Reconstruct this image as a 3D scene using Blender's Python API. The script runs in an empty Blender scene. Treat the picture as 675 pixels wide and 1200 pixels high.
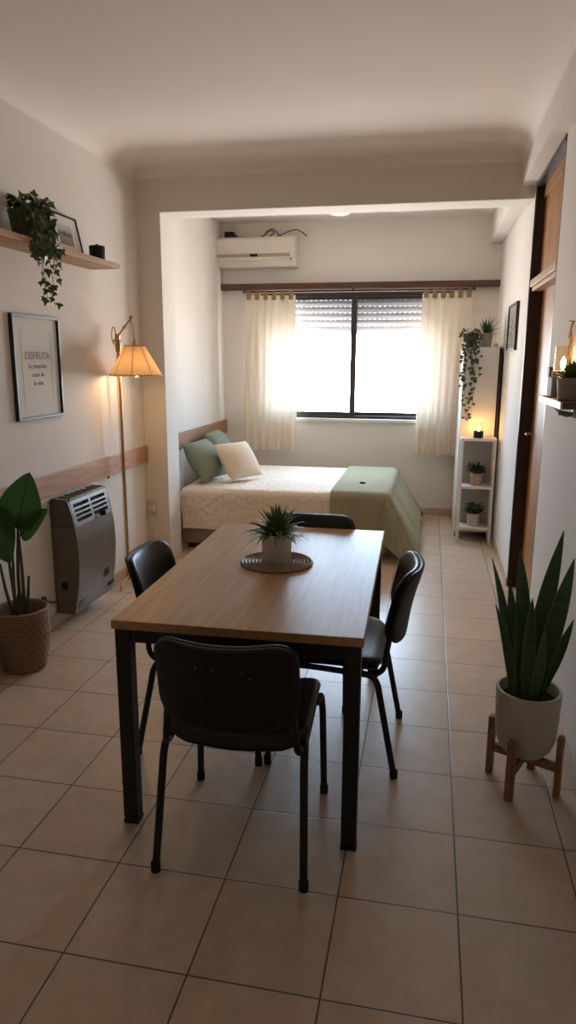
import bpy, bmesh, math, random
from mathutils import Vector, Matrix, Euler, Quaternion
random.seed(7)
scene = bpy.context.scene
COL = scene.collection
PI = math.pi
V = Vector

# ------------------------------------------------------------------ room sizes
XL, XR = -2.13, 0.605          # side walls
XA = -2.12                     # sleeping-alcove left wall
YB, YR = 7.19, -1.7            # back wall, rear wall behind the viewer
ZC = 2.885                     # ceiling
BY0, BY1, BZ = 5.05, 5.30, 2.585   # downstand beam
PX = -1.95                     # pier inner face

# ------------------------------------------------------------------ materials
def new_mat(name):
    m = bpy.data.materials.new(name); m.use_nodes = True
    nt = m.node_tree
    return m, nt, nt.nodes, nt.links, nt.nodes['Principled BSDF']

def mat(name, col, rough=0.6, metal=0.0, var=0.0, scale=8.0, bump=0.0, bscale=60.0, spec=0.5, stretch=None, sheen=0.0):
    m, nt, N, L, P = new_mat(name)
    P.inputs['Roughness'].default_value = rough
    P.inputs['Metallic'].default_value = metal
    P.inputs['Specular IOR Level'].default_value = spec
    if sheen: P.inputs['Sheen Weight'].default_value = sheen
    tc = N.new('ShaderNodeTexCoord')
    src = tc.outputs['Object']
    if stretch:
        mp = N.new('ShaderNodeMapping'); mp.inputs['Scale'].default_value = stretch
        L.new(src, mp.inputs['Vector']); src = mp.outputs['Vector']
    n = N.new('ShaderNodeTexNoise'); n.inputs['Scale'].default_value = scale; n.inputs['Detail'].default_value = 5
    L.new(src, n.inputs['Vector'])
    r = N.new('ShaderNodeValToRGB')
    r.color_ramp.elements[0].position = 0.3; r.color_ramp.elements[1].position = 0.7
    r.color_ramp.elements[0].color = tuple(c*(1-var) for c in col)+(1,)
    r.color_ramp.elements[1].color = tuple(min(1, c*(1+var*0.6)) for c in col)+(1,)
    L.new(n.outputs['Fac'], r.inputs['Fac']); L.new(r.outputs['Color'], P.inputs['Base Color'])
    if bump:
        n2 = N.new('ShaderNodeTexNoise'); n2.inputs['Scale'].default_value = bscale; n2.inputs['Detail'].default_value = 3
        L.new(src, n2.inputs['Vector'])
        b = N.new('ShaderNodeBump'); b.inputs['Strength'].default_value = bump; b.inputs['Distance'].default_value = 0.004
        L.new(n2.outputs['Fac'], b.inputs['Height']); L.new(b.outputs['Normal'], P.inputs['Normal'])
    return m

def wood(name, c1, c2, axis='Y', scale=5.0, rough=0.45, stretch=14.0, coord='Object', spec=0.5):
    m, nt, N, L, P = new_mat(name)
    P.inputs['Roughness'].default_value = rough
    P.inputs['Specular IOR Level'].default_value = spec
    tc = N.new('ShaderNodeTexCoord'); mp = N.new('ShaderNodeMapping')
    s = [stretch]*3; s['XYZ'.index(axis)] = 1.0
    mp.inputs['Scale'].default_value = s
    L.new(tc.outputs[coord], mp.inputs['Vector'])
    n = N.new('ShaderNodeTexNoise'); n.inputs['Scale'].default_value = scale; n.inputs['Detail'].default_value = 8; n.inputs['Distortion'].default_value = 0.6
    L.new(mp.outputs['Vector'], n.inputs['Vector'])
    r = N.new('ShaderNodeValToRGB')
    r.color_ramp.elements[0].position = 0.3; r.color_ramp.elements[1].position = 0.7
    r.color_ramp.elements[0].color = c1+(1,); r.color_ramp.elements[1].color = c2+(1,)
    L.new(n.outputs['Fac'], r.inputs['Fac']); L.new(r.outputs['Color'], P.inputs['Base Color'])
    b = N.new('ShaderNodeBump'); b.inputs['Strength'].default_value = 0.15; b.inputs['Distance'].default_value = 0.002
    L.new(n.outputs['Fac'], b.inputs['Height']); L.new(b.outputs['Normal'], P.inputs['Normal'])
    return m

def cloth(name, col, transl=0.0, transp=0.0, bump=0.25, bscale=300.0, var=0.06):
    m, nt, N, L, P = new_mat(name)
    out = N['Material Output']
    P.inputs['Base Color'].default_value = col+(1,); P.inputs['Roughness'].default_value = 0.95
    P.inputs['Specular IOR Level'].default_value = 0.1
    tc = N.new('ShaderNodeTexCoord')
    n = N.new('ShaderNodeTexNoise'); n.inputs['Scale'].default_value = bscale; n.inputs['Detail'].default_value = 2
    L.new(tc.outputs['Object'], n.inputs['Vector'])
    b = N.new('ShaderNodeBump'); b.inputs['Strength'].default_value = bump; b.inputs['Distance'].default_value = 0.003
    L.new(n.outputs['Fac'], b.inputs['Height']); L.new(b.outputs['Normal'], P.inputs['Normal'])
    last = P.outputs[0]
    if transl:
        t = N.new('ShaderNodeBsdfTranslucent'); t.inputs['Color'].default_value = col+(1,)
        mx = N.new('ShaderNodeMixShader'); mx.inputs[0].default_value = transl
        L.new(last, mx.inputs[1]); L.new(t.outputs[0], mx.inputs[2]); last = mx.outputs[0]
    if transp:
        t = N.new('ShaderNodeBsdfTransparent'); mx = N.new('ShaderNodeMixShader'); mx.inputs[0].default_value = transp
        L.new(last, mx.inputs[1]); L.new(t.outputs[0], mx.inputs[2]); last = mx.outputs[0]
    L.new(last, out.inputs['Surface'])
    return m

def quilt_mat(name, col, scale=16.0):
    m, nt, N, L, P = new_mat(name)
    P.inputs['Base Color'].default_value = col+(1,); P.inputs['Roughness'].default_value = 0.9
    P.inputs['Specular IOR Level'].default_value = 0.15
    tc = N.new('ShaderNodeTexCoord')
    v = N.new('ShaderNodeTexVoronoi'); v.inputs['Scale'].default_value = scale; v.feature = 'SMOOTH_F1'
    L.new(tc.outputs['Object'], v.inputs['Vector'])
    b = N.new('ShaderNodeBump'); b.inputs['Strength'].default_value = 0.6; b.inputs['Distance'].default_value = 0.02
    L.new(v.outputs['Distance'], b.inputs['Height']); L.new(b.outputs['Normal'], P.inputs['Normal'])
    return m

def emit(name, col, strength):
    m, nt, N, L, P = new_mat(name)
    P.inputs['Base Color'].default_value = col+(1,)
    P.inputs['Emission Color'].default_value = col+(1,); P.inputs['Emission Strength'].default_value = strength
    return m

def glass_mat(name, tint=(1, 1, 1), fac=0.08, gain=0.5):
    m, nt, N, L, P = new_mat(name)
    out = N['Material Output']; N.remove(P)
    t = N.new('ShaderNodeBsdfTransparent'); t.inputs[0].default_value = tint+(1,)
    g = N.new('ShaderNodeBsdfGlossy'); g.inputs['Roughness'].default_value = 0.03
    lw = N.new('ShaderNodeLayerWeight'); lw.inputs[0].default_value = 0.25
    mu = N.new('ShaderNodeMath'); mu.operation = 'MULTIPLY_ADD'; mu.inputs[1].default_value = gain; mu.inputs[2].default_value = fac*0.4
    L.new(lw.outputs['Fresnel'], mu.inputs[0])
    mx = N.new('ShaderNodeMixShader')
    L.new(mu.outputs[0], mx.inputs[0]); L.new(t.outputs[0], mx.inputs[1]); L.new(g.outputs[0], mx.inputs[2])
    L.new(mx.outputs[0], out.inputs['Surface'])
    return m

def floor_mat():
    m, nt, N, L, P = new_mat('beige_floor_tile')
    tc = N.new('ShaderNodeTexCoord'); sp = N.new('ShaderNodeSeparateXYZ'); L.new(tc.outputs['Object'], sp.inputs[0])
    def M(op, a, b=None):
        n = N.new('ShaderNodeMath'); n.operation = op
        for i, x in enumerate((a, b)):
            if x is None: continue
            if isinstance(x, (int, float)): n.inputs[i].default_value = x
            else: L.new(x, n.inputs[i])
        return n.outputs[0]
    u = M('DIVIDE', M('SUBTRACT', sp.outputs[0], 0.1505-3.5), 0.35)
    v = M('DIVIDE', M('SUBTRACT', sp.outputs[1], 1.791-3.513*2), 0.3513)
    def edge(x):
        f = M('FRACT', x); return M('MINIMUM', f, M('SUBTRACT', 1.0, f))
    d = M('MINIMUM', edge(u), edge(v))
    mr = N.new('ShaderNodeMapRange'); mr.inputs[1].default_value = 0.004; mr.inputs[2].default_value = 0.009
    L.new(d, mr.inputs[0])
    cb = N.new('ShaderNodeCombineXYZ'); L.new(M('FLOOR', u), cb.inputs[0]); L.new(M('FLOOR', v), cb.inputs[1])
    wn = N.new('ShaderNodeTexWhiteNoise'); L.new(cb.outputs[0], wn.inputs['Vector'])
    n1 = N.new('ShaderNodeTexNoise'); n1.inputs['Scale'].default_value = 9; n1.inputs['Detail'].default_value = 8; n1.inputs['Roughness'].default_value = 0.7
    L.new(tc.outputs['Object'], n1.inputs['Vector'])
    r = N.new('ShaderNodeValToRGB'); r.color_ramp.elements[0].position = 0.3; r.color_ramp.elements[1].position = 0.72
    r.color_ramp.elements[0].color = FLOOR_A+(1,); r.color_ramp.elements[1].color = FLOOR_B+(1,)
    L.new(n1.outputs['Fac'], r.inputs['Fac'])
    hs = N.new('ShaderNodeHueSaturation'); L.new(r.outputs['Color'], hs.inputs['Color'])
    L.new(M('ADD', M('MULTIPLY', wn.outputs['Value'], 0.12), 0.94), hs.inputs['Value'])
    mx = N.new('ShaderNodeMix'); mx.data_type = 'RGBA'
    mx.inputs[6].default_value = (0.085, 0.06, 0.045, 1)
    L.new(mr.outputs[0], mx.inputs[0]); L.new(hs.outputs['Color'], mx.inputs[7])
    L.new(mx.outputs[2], P.inputs['Base Color'])
    P.inputs['Roughness'].default_value = 0.36
    rr = N.new('ShaderNodeMapRange'); rr.inputs[3].default_value = 0.26; rr.inputs[4].default_value = 0.42
    L.new(n1.outputs['Fac'], rr.inputs[0]); L.new(rr.outputs[0], P.inputs['Roughness'])
    b = N.new('ShaderNodeBump'); b.inputs['Strength'].default_value = 0.5; b.inputs['Distance'].default_value = 0.002
    L.new(mr.outputs[0], b.inputs['Height']); L.new(b.outputs['Normal'], P.inputs['Normal'])
    return m

def wicker_mat(name, c1, c2, freq=150.0):
    m, nt, N, L, P = new_mat(name)
    P.inputs['Roughness'].default_value = 0.8
    tc = N.new('ShaderNodeTexCoord'); w = N.new('ShaderNodeTexWave'); w.bands_direction = 'Z'
    w.inputs['Scale'].default_value = freq/6.28*2; w.inputs['Distortion'].default_value = 2.0; w.inputs['Detail'].default_value = 3
    w.inputs['Detail Scale'].default_value = 3.0
    L.new(tc.outputs['Object'], w.inputs['Vector'])
    r = N.new('ShaderNodeValToRGB'); r.color_ramp.elements[0].color = c1+(1,); r.color_ramp.elements[1].color = c2+(1,)
    L.new(w.outputs['Fac'], r.inputs['Fac']); L.new(r.outputs['Color'], P.inputs['Base Color'])
    b = N.new('ShaderNodeBump'); b.inputs['Strength'].default_value = 0.5; b.inputs['Distance'].default_value = 0.004
    L.new(w.outputs['Fac'], b.inputs['Height']); L.new(b.outputs['Normal'], P.inputs['Normal'])
    return m

def photo_mat(name):
    # a small landscape print: pale sky over a dark ridge and grey fields
    m, nt, N, L, P = new_mat(name)
    tc = N.new('ShaderNodeTexCoord'); sp = N.new('ShaderNodeSeparateXYZ'); L.new(tc.outputs['Object'], sp.inputs[0])
    n = N.new('ShaderNodeTexNoise'); n.inputs['Scale'].default_value = 45; n.inputs['Detail'].default_value = 6
    L.new(tc.outputs['Object'], n.inputs['Vector'])
    a = N.new('ShaderNodeMath'); a.operation = 'MULTIPLY_ADD'; a.inputs[1].default_value = 0.035; L.new(n.outputs['Fac'], a.inputs[0]); L.new(sp.outputs[2], a.inputs[2])
    mr = N.new('ShaderNodeMapRange'); mr.inputs[1].default_value = -0.035; mr.inputs[2].default_value = 0.07; L.new(a.outputs[0], mr.inputs[0])
    r = N.new('ShaderNodeValToRGB'); e = r.color_ramp.elements
    e[0].position = 0.0; e[0].color = (0.22, 0.18, 0.14, 1); e[1].position = 1.0; e[1].color = (0.55, 0.55, 0.55, 1)
    x = e.new(0.3); x.color = (0.33, 0.27, 0.2, 1); x = e.new(0.5); x.color = (0.09, 0.08, 0.07, 1); x = e.new(0.62); x.color = (0.2, 0.2, 0.2, 1); x = e.new(0.7); x.color = (0.45, 0.45, 0.46, 1)
    L.new(mr.outputs[0], r.inputs['Fac']); L.new(r.outputs['Color'], P.inputs['Base Color'])
    P.inputs['Roughness'].default_value = 0.5
    return m

FLOOR_A, FLOOR_B = (0.53, 0.40, 0.285), (0.67, 0.525, 0.385)
M = {}
M['wall'] = mat('white_wall_paint', (0.75, 0.71, 0.655), 0.85, var=0.03, scale=1.5, bump=0.08, bscale=120, spec=0.2)
M['ceil'] = mat('ceiling_paint', (0.83, 0.785, 0.73), 0.9, var=0.03, scale=1.0, bump=0.05, bscale=90, spec=0.1)
M['floor'] = floor_mat()
M['skirt'] = mat('beige_skirting_tile', (0.5, 0.36, 0.24), 0.4, var=0.12, scale=10)
M['pine'] = wood('pine_board', (0.36, 0.17, 0.075), (0.55, 0.30, 0.15), 'Y', 4.0, 0.5)
M['shelfwood'] = wood('oak_shelf', (0.32, 0.17, 0.085), (0.48, 0.28, 0.15), 'Y', 4.0, 0.5)
M['headwood'] = wood('oak_headboard', (0.22, 0.105, 0.05), (0.36, 0.19, 0.095), 'Y', 4.0, 0.5)
M['tablewood'] = wood('oak_table_top', (0.34, 0.18, 0.08), (0.46, 0.27, 0.135), 'Y', 3.5, 0.38, 16.0)
M['darkwood'] = wood('dark_mahogany', (0.055, 0.02, 0.012), (0.12, 0.045, 0.025), 'X', 4.0, 0.4)
M['jambwood'] = wood('dark_jamb_wood', (0.018, 0.008, 0.006), (0.042, 0.017, 0.011), 'Z', 4.0, 0.4)
M['doorwood'] = wood('cedar_door', (0.30, 0.125, 0.04), (0.50, 0.235, 0.085), 'Z', 3.0, 0.5, 10.0, spec=0.3)
M['palewood'] = wood('pale_lintel_wood', (0.40, 0.24, 0.13), (0.55, 0.36, 0.21), 'Y', 4.0, 0.5)
M['standwood'] = wood('walnut_stand', (0.20, 0.09, 0.038), (0.34, 0.165, 0.075), 'Z', 5.0, 0.5)
M['blacksteel'] = mat('black_powder_steel', (0.009, 0.009, 0.010), 0.42, var=0.1, spec=0.4)
M['blackvinyl'] = mat('black_vinyl', (0.009, 0.0085, 0.0085), 0.40, var=0.15, scale=30, bump=0.12, bscale=260, spec=0.45)
M['blackplastic'] = mat('black_plastic', (0.008, 0.0075, 0.0075), 0.5, var=0.1, spec=0.3)
M['rubber'] = mat('black_rubber', (0.01, 0.01, 0.01), 0.8)
M['blackframe'] = mat('black_picture_frame', (0.014, 0.012, 0.011), 0.4, var=0.1)
M['paper'] = mat('white_paper', (0.72, 0.70, 0.66), 0.9, var=0.01)
M['paper2'] = mat('cream_paper', (0.62, 0.59, 0.54), 0.9, var=0.01)
M['ink'] = mat('grey_ink', (0.27, 0.25, 0.23), 0.9)
M['photo'] = photo_mat('landscape_print')
M['glass'] = glass_mat('clear_glass')
M['jarglass'] = glass_mat('jar_glass', (1.0, 0.95, 0.86), 0.03, 0.16)
M['alu'] = mat('dark_bronze_aluminium', (0.06, 0.05, 0.047), 0.4, metal=0.3, var=0.1)
M['shutter'] = cloth('grey_shutter_slat', (0.62, 0.62, 0.65), 0.004, 0, 0.0, 50)
M['sill'] = mat('white_sill', (0.72, 0.70, 0.67), 0.5, var=0.02)
M['curtain'] = cloth('cream_curtain_linen', (0.82, 0.73, 0.62), 0.095, 0.001, 0.2, 220)
M['tab'] = cloth('brown_curtain_tab', (0.36, 0.23, 0.125), 0.08, 0, 0.2, 220)
M['acwhite'] = mat('ivory_plastic', (0.70, 0.64, 0.56), 0.4, var=0.03)
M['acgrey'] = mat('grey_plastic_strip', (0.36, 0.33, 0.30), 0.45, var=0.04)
M['quilt'] = quilt_mat('ivory_quilt', (0.80, 0.71, 0.61), 24.0)
M['mattress'] = cloth('cream_mattress', (0.60, 0.50, 0.40), 0, 0, 0.2, 200)
M['bedbase'] = cloth('taupe_bed_base', (0.32, 0.25, 0.19), 0, 0, 0.2, 250)
M['throw'] = cloth('sage_throw', (0.345, 0.33, 0.228), 0.03, 0, 0.3, 320)
M['sage'] = cloth('sage_cushion', (0.225, 0.255, 0.195), 0, 0, 0.35, 260)
M['cream'] = cloth('cream_cushion', (0.72, 0.61, 0.48), 0, 0, 0.35, 240)
M['brass'] = mat('aged_brass', (0.50, 0.30, 0.12), 0.35, metal=0.75, var=0.1)
M['shade'] = cloth('lamp_shade_fabric', (0.80, 0.55, 0.30), 0.145, 0, 0.15, 200)
M['shadetrim'] = mat('shade_trim', (0.34, 0.19, 0.075), 0.8)
M['bulb'] = emit('warm_bulb', (1.0, 0.66, 0.33), 62.0)
M['bulbglass'] = M['bulb']
M['flame'] = emit('candle_flame', (1.0, 0.58, 0.24), 210.0)
M['heater'] = mat('grey_brown_enamel', (0.155, 0.13, 0.105), 0.38, metal=0.25, var=0.08, scale=6)
M['heaterside'] = mat('dark_enamel_side', (0.115, 0.097, 0.08), 0.45, metal=0.15, var=0.08, scale=6)
M['silver'] = mat('silver_plastic', (0.26, 0.24, 0.215), 0.45, metal=0.25, var=0.04)
M['void'] = mat('dark_cavity', (0.006, 0.006, 0.006), 0.9)
M['wicker'] = wicker_mat('brown_wicker', (0.13, 0.075, 0.042), (0.40, 0.26, 0.155), 75)
M['rattan'] = wicker_mat('rattan_pot', (0.34, 0.24, 0.15), (0.55, 0.42, 0.29), 90)
M['coil'] = mat('woven_rope_mat', (0.25, 0.165, 0.105), 0.42, var=0.35, scale=120, bump=0.5, bscale=200)
M['ceramic'] = mat('white_ceramic', (0.62, 0.56, 0.49), 0.45, var=0.03)
M['stone'] = mat('beige_stoneware', (0.52, 0.45, 0.37), 0.6, var=0.06, scale=20, bump=0.05)
M['greystone'] = mat('taupe_stoneware', (0.33, 0.27, 0.22), 0.65, var=0.06, scale=20)
M['greenpot'] = mat('green_glazed_pot', (0.055, 0.085, 0.04), 0.5, var=0.25, scale=25)
M['bluepot'] = mat('dark_glossy_pot', (0.03, 0.035, 0.035), 0.2, var=0.1)
M['soil'] = mat('dark_soil', (0.018, 0.012, 0.008), 0.95, var=0.4, scale=90, bump=0.6, bscale=150)
M['leafdark'] = mat('dark_green_leaf', (0.04, 0.085, 0.025), 0.4, var=0.35, scale=25)
M['leafbig'] = cloth('broad_green_leaf', (0.055, 0.115, 0.034), 0.26, 0, 0.1, 20)
M['leafivy'] = mat('ivy_leaf', (0.075, 0.115, 0.035), 0.5, var=0.4, scale=30)
M['leafvine'] = mat('vine_leaf', (0.04, 0.062, 0.025), 0.55, var=0.4, scale=30)
M['leafsnake'] = mat('snake_plant_leaf', (0.05, 0.095, 0.03), 0.38, var=0.45, scale=10, stretch=(1.5, 1.5, 9))
M['leafedge'] = mat('snake_plant_margin', (0.13, 0.15, 0.05), 0.45, var=0.1)
M['leaffern'] = mat('fresh_green_leaf', (0.12, 0.19, 0.05), 0.42, var=0.4, scale=30)
M['stem'] = mat('plant_stem', (0.07, 0.075, 0.03), 0.6, var=0.2)
M['vinestem'] = mat('woody_vine_stem', (0.10, 0.075, 0.04), 0.7, var=0.2)
M['whitelacq'] = mat('white_lacquer', (0.74, 0.71, 0.67), 0.45, var=0.02)
M['whitepaint'] = mat('white_painted_wood', (0.76, 0.73, 0.68), 0.5, var=0.04)
M['twine'] = mat('jute_twine', (0.30, 0.22, 0.13), 0.9, var=0.3, scale=90)
M['dome'] = mat('opal_glass', (0.85, 0.84, 0.82), 0.3)
M['outlet'] = mat('aged_white_plastic', (0.62, 0.55, 0.45), 0.45, var=0.04)
M['cable'] = mat('dark_cable', (0.03, 0.028, 0.026), 0.6)
M['rust'] = mat('brown_block', (0.14, 0.06, 0.03), 0.6)

# ------------------------------------------------------------------ mesh helpers
def box(bm, c, s, bev=0.0, rot=None, seg=2):
    r = bmesh.ops.create_cube(bm, size=1.0)
    vs = r['verts']
    bmesh.ops.scale(bm, vec=V(s), verts=vs)
    if bev > 0:
        es = list({e for v in vs for e in v.link_edges})
        rb = bmesh.ops.bevel(bm, geom=es, offset=min(bev, min(s)*0.45), segments=seg, profile=0.6, affect='EDGES')
        vs = list({v for f in rb['faces'] for v in f.verts} | {v for v in vs if v.is_valid})
    if rot is not None:
        bmesh.ops.rotate(bm, cent=(0, 0, 0), matrix=rot, verts=vs)
    bmesh.ops.translate(bm, vec=V(c), verts=vs)
    return vs

def box2(bm, a, b, bev=0.0):
    a, b = V(a), V(b)
    return box(bm, (a+b)/2, [abs(x) for x in (b-a)], bev)

def smooth_path(pts, n=6):
    pts = [V(p) for p in pts]
    if len(pts) < 3: return pts
    out = []
    for i in range(len(pts)-1):
        p0, p1, p2, p3 = pts[max(i-1, 0)], pts[i], pts[i+1], pts[min(i+2, len(pts)-1)]
        for k in range(n):
            t = k/n
            out.append(0.5*((2*p1)+(p2-p0)*t+(2*p0-5*p1+4*p2-p3)*t*t+(3*p1-p0-3*p2+p3)*t**3))
    out.append(pts[-1]); return out

def tube(bm, pts, r, seg=10, smooth=0, cap=True):
    pts = smooth_path(pts, smooth) if smooth else [V(p) for p in pts]
    n = len(pts); rs = r if isinstance(r, (list, tuple)) else [r]*n
    if len(rs) != n:
        rs = [rs[0]+(rs[-1]-rs[0])*i/(n-1) for i in range(n)]
    t0 = (pts[1]-pts[0]).normalized()
    up = V((0, 0, 1)) if abs(t0.z) < 0.9 else V((1, 0, 0))
    side = t0.cross(up).normalized(); rings = []
    for i, p in enumerate(pts):
        t = ((pts[min(i+1, n-1)]-pts[max(i-1, 0)])).normalized()
        side = (side - t*side.dot(t)).normalized(); nn = t.cross(side)
        rings.append([bm.verts.new(p+rs[i]*(math.cos(2*PI*k/seg)*side+math.sin(2*PI*k/seg)*nn)) for k in range(seg)])
    for a, b in zip(rings, rings[1:]):
        for k in range(seg):
            bm.faces.new((a[k], a[(k+1) % seg], b[(k+1) % seg], b[k]))
    if cap:
        bm.faces.new(rings[0][::-1]); bm.faces.new(rings[-1])

def lathe(bm, prof, seg=40, c=(0, 0, 0), fn=None):
    c = V(c); rings = []
    for (r, z) in prof:
        if r < 1e-6:
            rings.append([bm.verts.new(c+V((0, 0, z)))])
        else:
            ring = []
            for k in range(seg):
                a = 2*PI*k/seg; rr = r*(fn(a, z) if fn else 1)
                ring.append(bm.verts.new(c+V((rr*math.cos(a), rr*math.sin(a), z))))
            rings.append(ring)
    for a, b in zip(rings, rings[1:]):
        if len(a) == 1 and len(b) == 1: continue
        for k in range(seg):
            k2 = (k+1) % seg
            if len(a) == 1: bm.faces.new((a[0], b[k2], b[k]))
            elif len(b) == 1: bm.faces.new((a[k], a[k2], b[0]))
            else: bm.faces.new((a[k], a[k2], b[k2], b[k]))

def prism(bm, poly, axis_pts):
    """poly: list of 3D points (planar), extruded by vector axis_pts"""
    a = [bm.verts.new(V(p)) for p in poly]; b = [bm.verts.new(V(p)+V(axis_pts)) for p in poly]
    bm.faces.new(a[::-1]); bm.faces.new(b)
    n = len(a)
    for i in range(n):
        bm.faces.new((a[i], a[(i+1) % n], b[(i+1) % n], b[i]))

def grid_faces(bm, g):
    for i in range(len(g)-1):
        for j in range(len(g[0])-1):
            q = [g[i][j], g[i+1][j], g[i+1][j+1], g[i][j+1]]
            q2 = []
            for v in q:
                if v not in q2: q2.append(v)
            if len(q2) >= 3:
                try: bm.faces.new(q2)
                except ValueError: pass

def pad(bm, w, h, t, rc, k=3.0, n=14, bend=None, mtx=None, pinch=0.0):
    """padded rounded panel in local x (width), y (height), z (thickness)"""
    def pos(u, v):
        m = max(abs(u), abs(v))
        if m < 1e-9: return 0.0, 0.0, 0.0
        a, b = u/m*w/2, v/m*h/2
        ia = max(-(w/2-rc), min(w/2-rc, a)); ib = max(-(h/2-rc), min(h/2-rc, b))
        da, db = a-ia, b-ib
        if abs(da) > 1e-9 and abs(db) > 1e-9:
            L = math.hypot(da, db); da, db = da/L*rc, db/L*rc
        x, y = (ia+da)*m, (ib+db)*m
        if pinch:
            x *= 1-pinch*(1-(v*v))*abs(u)**2; y *= 1-pinch*(1-(u*u))*abs(v)**2
        return x, y, m
    us = [math.sin((-1+2*i/n)*PI/2) for i in range(n+1)]
    top, bot = [], []
    for i, u in enumerate(us):
        rt, rb = [], []
        for j, v in enumerate(us):
            x, y, m = pos(u, v)
            if pinch: z = t/2*((1-abs(u)**2.4)*(1-abs(v)**2.4))**0.55
            else: z = t/2*max(0, 1-m**k)**(1.0/k)
            def P(zz):
                p = V((x, y, zz))
                if bend: p = bend(p)
                return mtx @ p if mtx else p
            edge = i in (0, n) or j in (0, n)
            a = bm.verts.new(P(z)); rt.append(a); rb.append(a if edge else bm.verts.new(P(-z)))
        top.append(rt); bot.append(rb)
    grid_faces(bm, top); grid_faces(bm, [r[::-1] for r in bot])

def leaf(bm, base, tip, normal, width, shape='ovate', droop=0.0, fold=0.15, n=8, mi=0):
    base, tip, nrm = V(base), V(tip), V(normal)
    ax = tip-base; Ln = ax.length; ax.normalize()
    side = ax.cross(nrm)
    if side.length < 1e-4: side = ax.orthogonal()
    side.normalize(); up = side.cross(ax).normalized()
    rows = []
    for i in range(n+1):
        t = i/n
        if shape == 'ovate': w = width/2*(math.sin(PI*t**0.62))**0.75 if 0 < t < 1 else 0
        elif shape == 'blade': w = width/2*(1-t**2.2)*(0.55+0.45*min(1, t*4))
        else: w = width/2*(math.sin(PI*t**0.8))**0.9 if 0 < t < 1 else 0
        c = base+ax*Ln*t - up*(droop*Ln*t*t)
        if w < 1e-5: rows.append([bm.verts.new(c)]*3)
        else: rows.append([bm.verts.new(c+side*w+up*w*fold), bm.verts.new(c), bm.verts.new(c-side*w+up*w*fold)])
    fs = []
    for a, b in zip(rows, rows[1:]):
        for k in (0, 1):
            q = []
            for v in (a[k], a[k+1], b[k+1], b[k]):
                if v not in q: q.append(v)
            if len(q) >= 3:
                try: f = bm.faces.new(q); f.material_index = mi
                except ValueError: pass

def ivy_leaf(bm, c, direction, normal, s):
    d = V(direction).normalized(); n = V(normal).normalized()
    side = d.cross(n)
    if side.length < 1e-3: side = d.orthogonal()
    side.normalize(); n = side.cross(d)
    pts = [(0, 0, 0), (0.10, 0.40, .08), (0.32, 0.52, .1), (0.45, 0.25, .05), (1.0, 0, -.05), (0.45, -0.25, .05), (0.32, -0.52, .1), (0.10, -0.40, .08)]
    vs = [bm.verts.new(V(c)+(d*x+side*y+n*z)*s) for x, y, z in pts]
    m = bm.verts.new(V(c)+d*0.38*s)
    for i in range(len(vs)):
        bm.faces.new((vs[i], vs[(i+1) % len(vs)], m))

# ------------------------------------------------------------------ object helpers
def obj(name, bm, m, parent=None, smooth=True, loc=None, auto=40, recalc=True):
    if recalc: bmesh.ops.recalc_face_normals(bm, faces=bm.faces)
    me = bpy.data.meshes.new(name); bm.to_mesh(me); bm.free()
    for mm in (m if isinstance(m, (list, tuple)) else [m]):
        me.materials.append(M[mm] if isinstance(mm, str) else mm)
    if smooth:
        for p in me.polygons: p.use_smooth = True
        try: me.set_sharp_from_angle(angle=math.radians(auto))
        except Exception: pass
    o = bpy.data.objects.new(name, me); COL.objects.link(o)
    if parent: o.parent = parent
    if loc is not None: o.location = loc
    return o

def tag(o, label, cat, group=None):
    o['label'] = label; o['category'] = cat
    if group: o['group'] = group
    return o

def thing(name, label, cat, loc=(0, 0, 0), rz=0.0, group=None):
    o = bpy.data.objects.new(name, None); COL.objects.link(o)
    o.empty_display_size = 0.1
    o.location = loc; o.rotation_euler = (0, 0, rz)
    return tag(o, label, cat, group)

def struct(name, bm, m, smooth=False, parent=None):
    o = obj(name, bm, m, parent, smooth)
    if not parent: o['kind'] = 'structure'
    return o

def dup(root, label, loc, rz, group=None):
    r = root.copy(); COL.objects.link(r); r.location = loc; r.rotation_euler = (0, 0, rz); r['label'] = label
    if group: r['group'] = group
    for ch in list(root.children):
        c = ch.copy(); COL.objects.link(c); c.parent = r
        for g in list(ch.children):
            d = g.copy(); COL.objects.link(d); d.parent = c
    return r

def B(): return bmesh.new()
def one(fn, *a, **k):
    bm = B(); fn(bm, *a, **k); return bm

# ================================================================== THE ROOM
bm = B(); box2(bm, (XL-.15, YR-.15, -.12), (XR+.3, YB+.25, 0)); struct('floor', bm, 'floor')
bm = B(); box2(bm, (XL-.15, YR-.15, ZC), (XR+.3, YB+.25, ZC+.15)); struct('ceiling', bm, 'ceil')
bm = B(); box2(bm, (XL-.15, YR, 0), (XL, BY0, ZC)); struct('wall_left', bm, 'wall')
bm = B(); box2(bm, (XL-.15, BY0, 0), (PX, BY1, ZC)); struct('wall_pier', bm, 'wall')
bm = B(); box2(bm, (XL-.15, BY1, 0), (XA, YB, ZC)); struct('wall_alcove', bm, 'wall')
bm = B(); box2(bm, (XL-.15, YR-.15, 0), (XR+.3, YR, ZC)); struct('wall_rear', bm, 'wall')
DY0, DY1, DZ = 3.93, 4.97, 2.66
bm = B()
box2(bm, (XR, YR, 0), (XR+.12, DY0, ZC)); box2(bm, (XR, DY1, 0), (XR+.12, YB, ZC)); box2(bm, (XR, DY0, DZ), (XR+.12, DY1, ZC))
struct('wall_right', bm, 'wall')
WX0, WX1, WZ0, WZ1 = -1.73, 0.155, 0.97, 2.215
bm = B()
box2(bm, (XL-.15, YB, 0), (WX0, YB+.2, ZC)); box2(bm, (WX1, YB, 0), (XR+.3, YB+.2, ZC))
box2(bm, (WX0, YB, 0), (WX1, YB+.2, WZ0)); box2(bm, (WX0, YB, WZ1), (WX1, YB+.2, ZC))
struct('wall_back', bm, 'wall')
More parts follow.
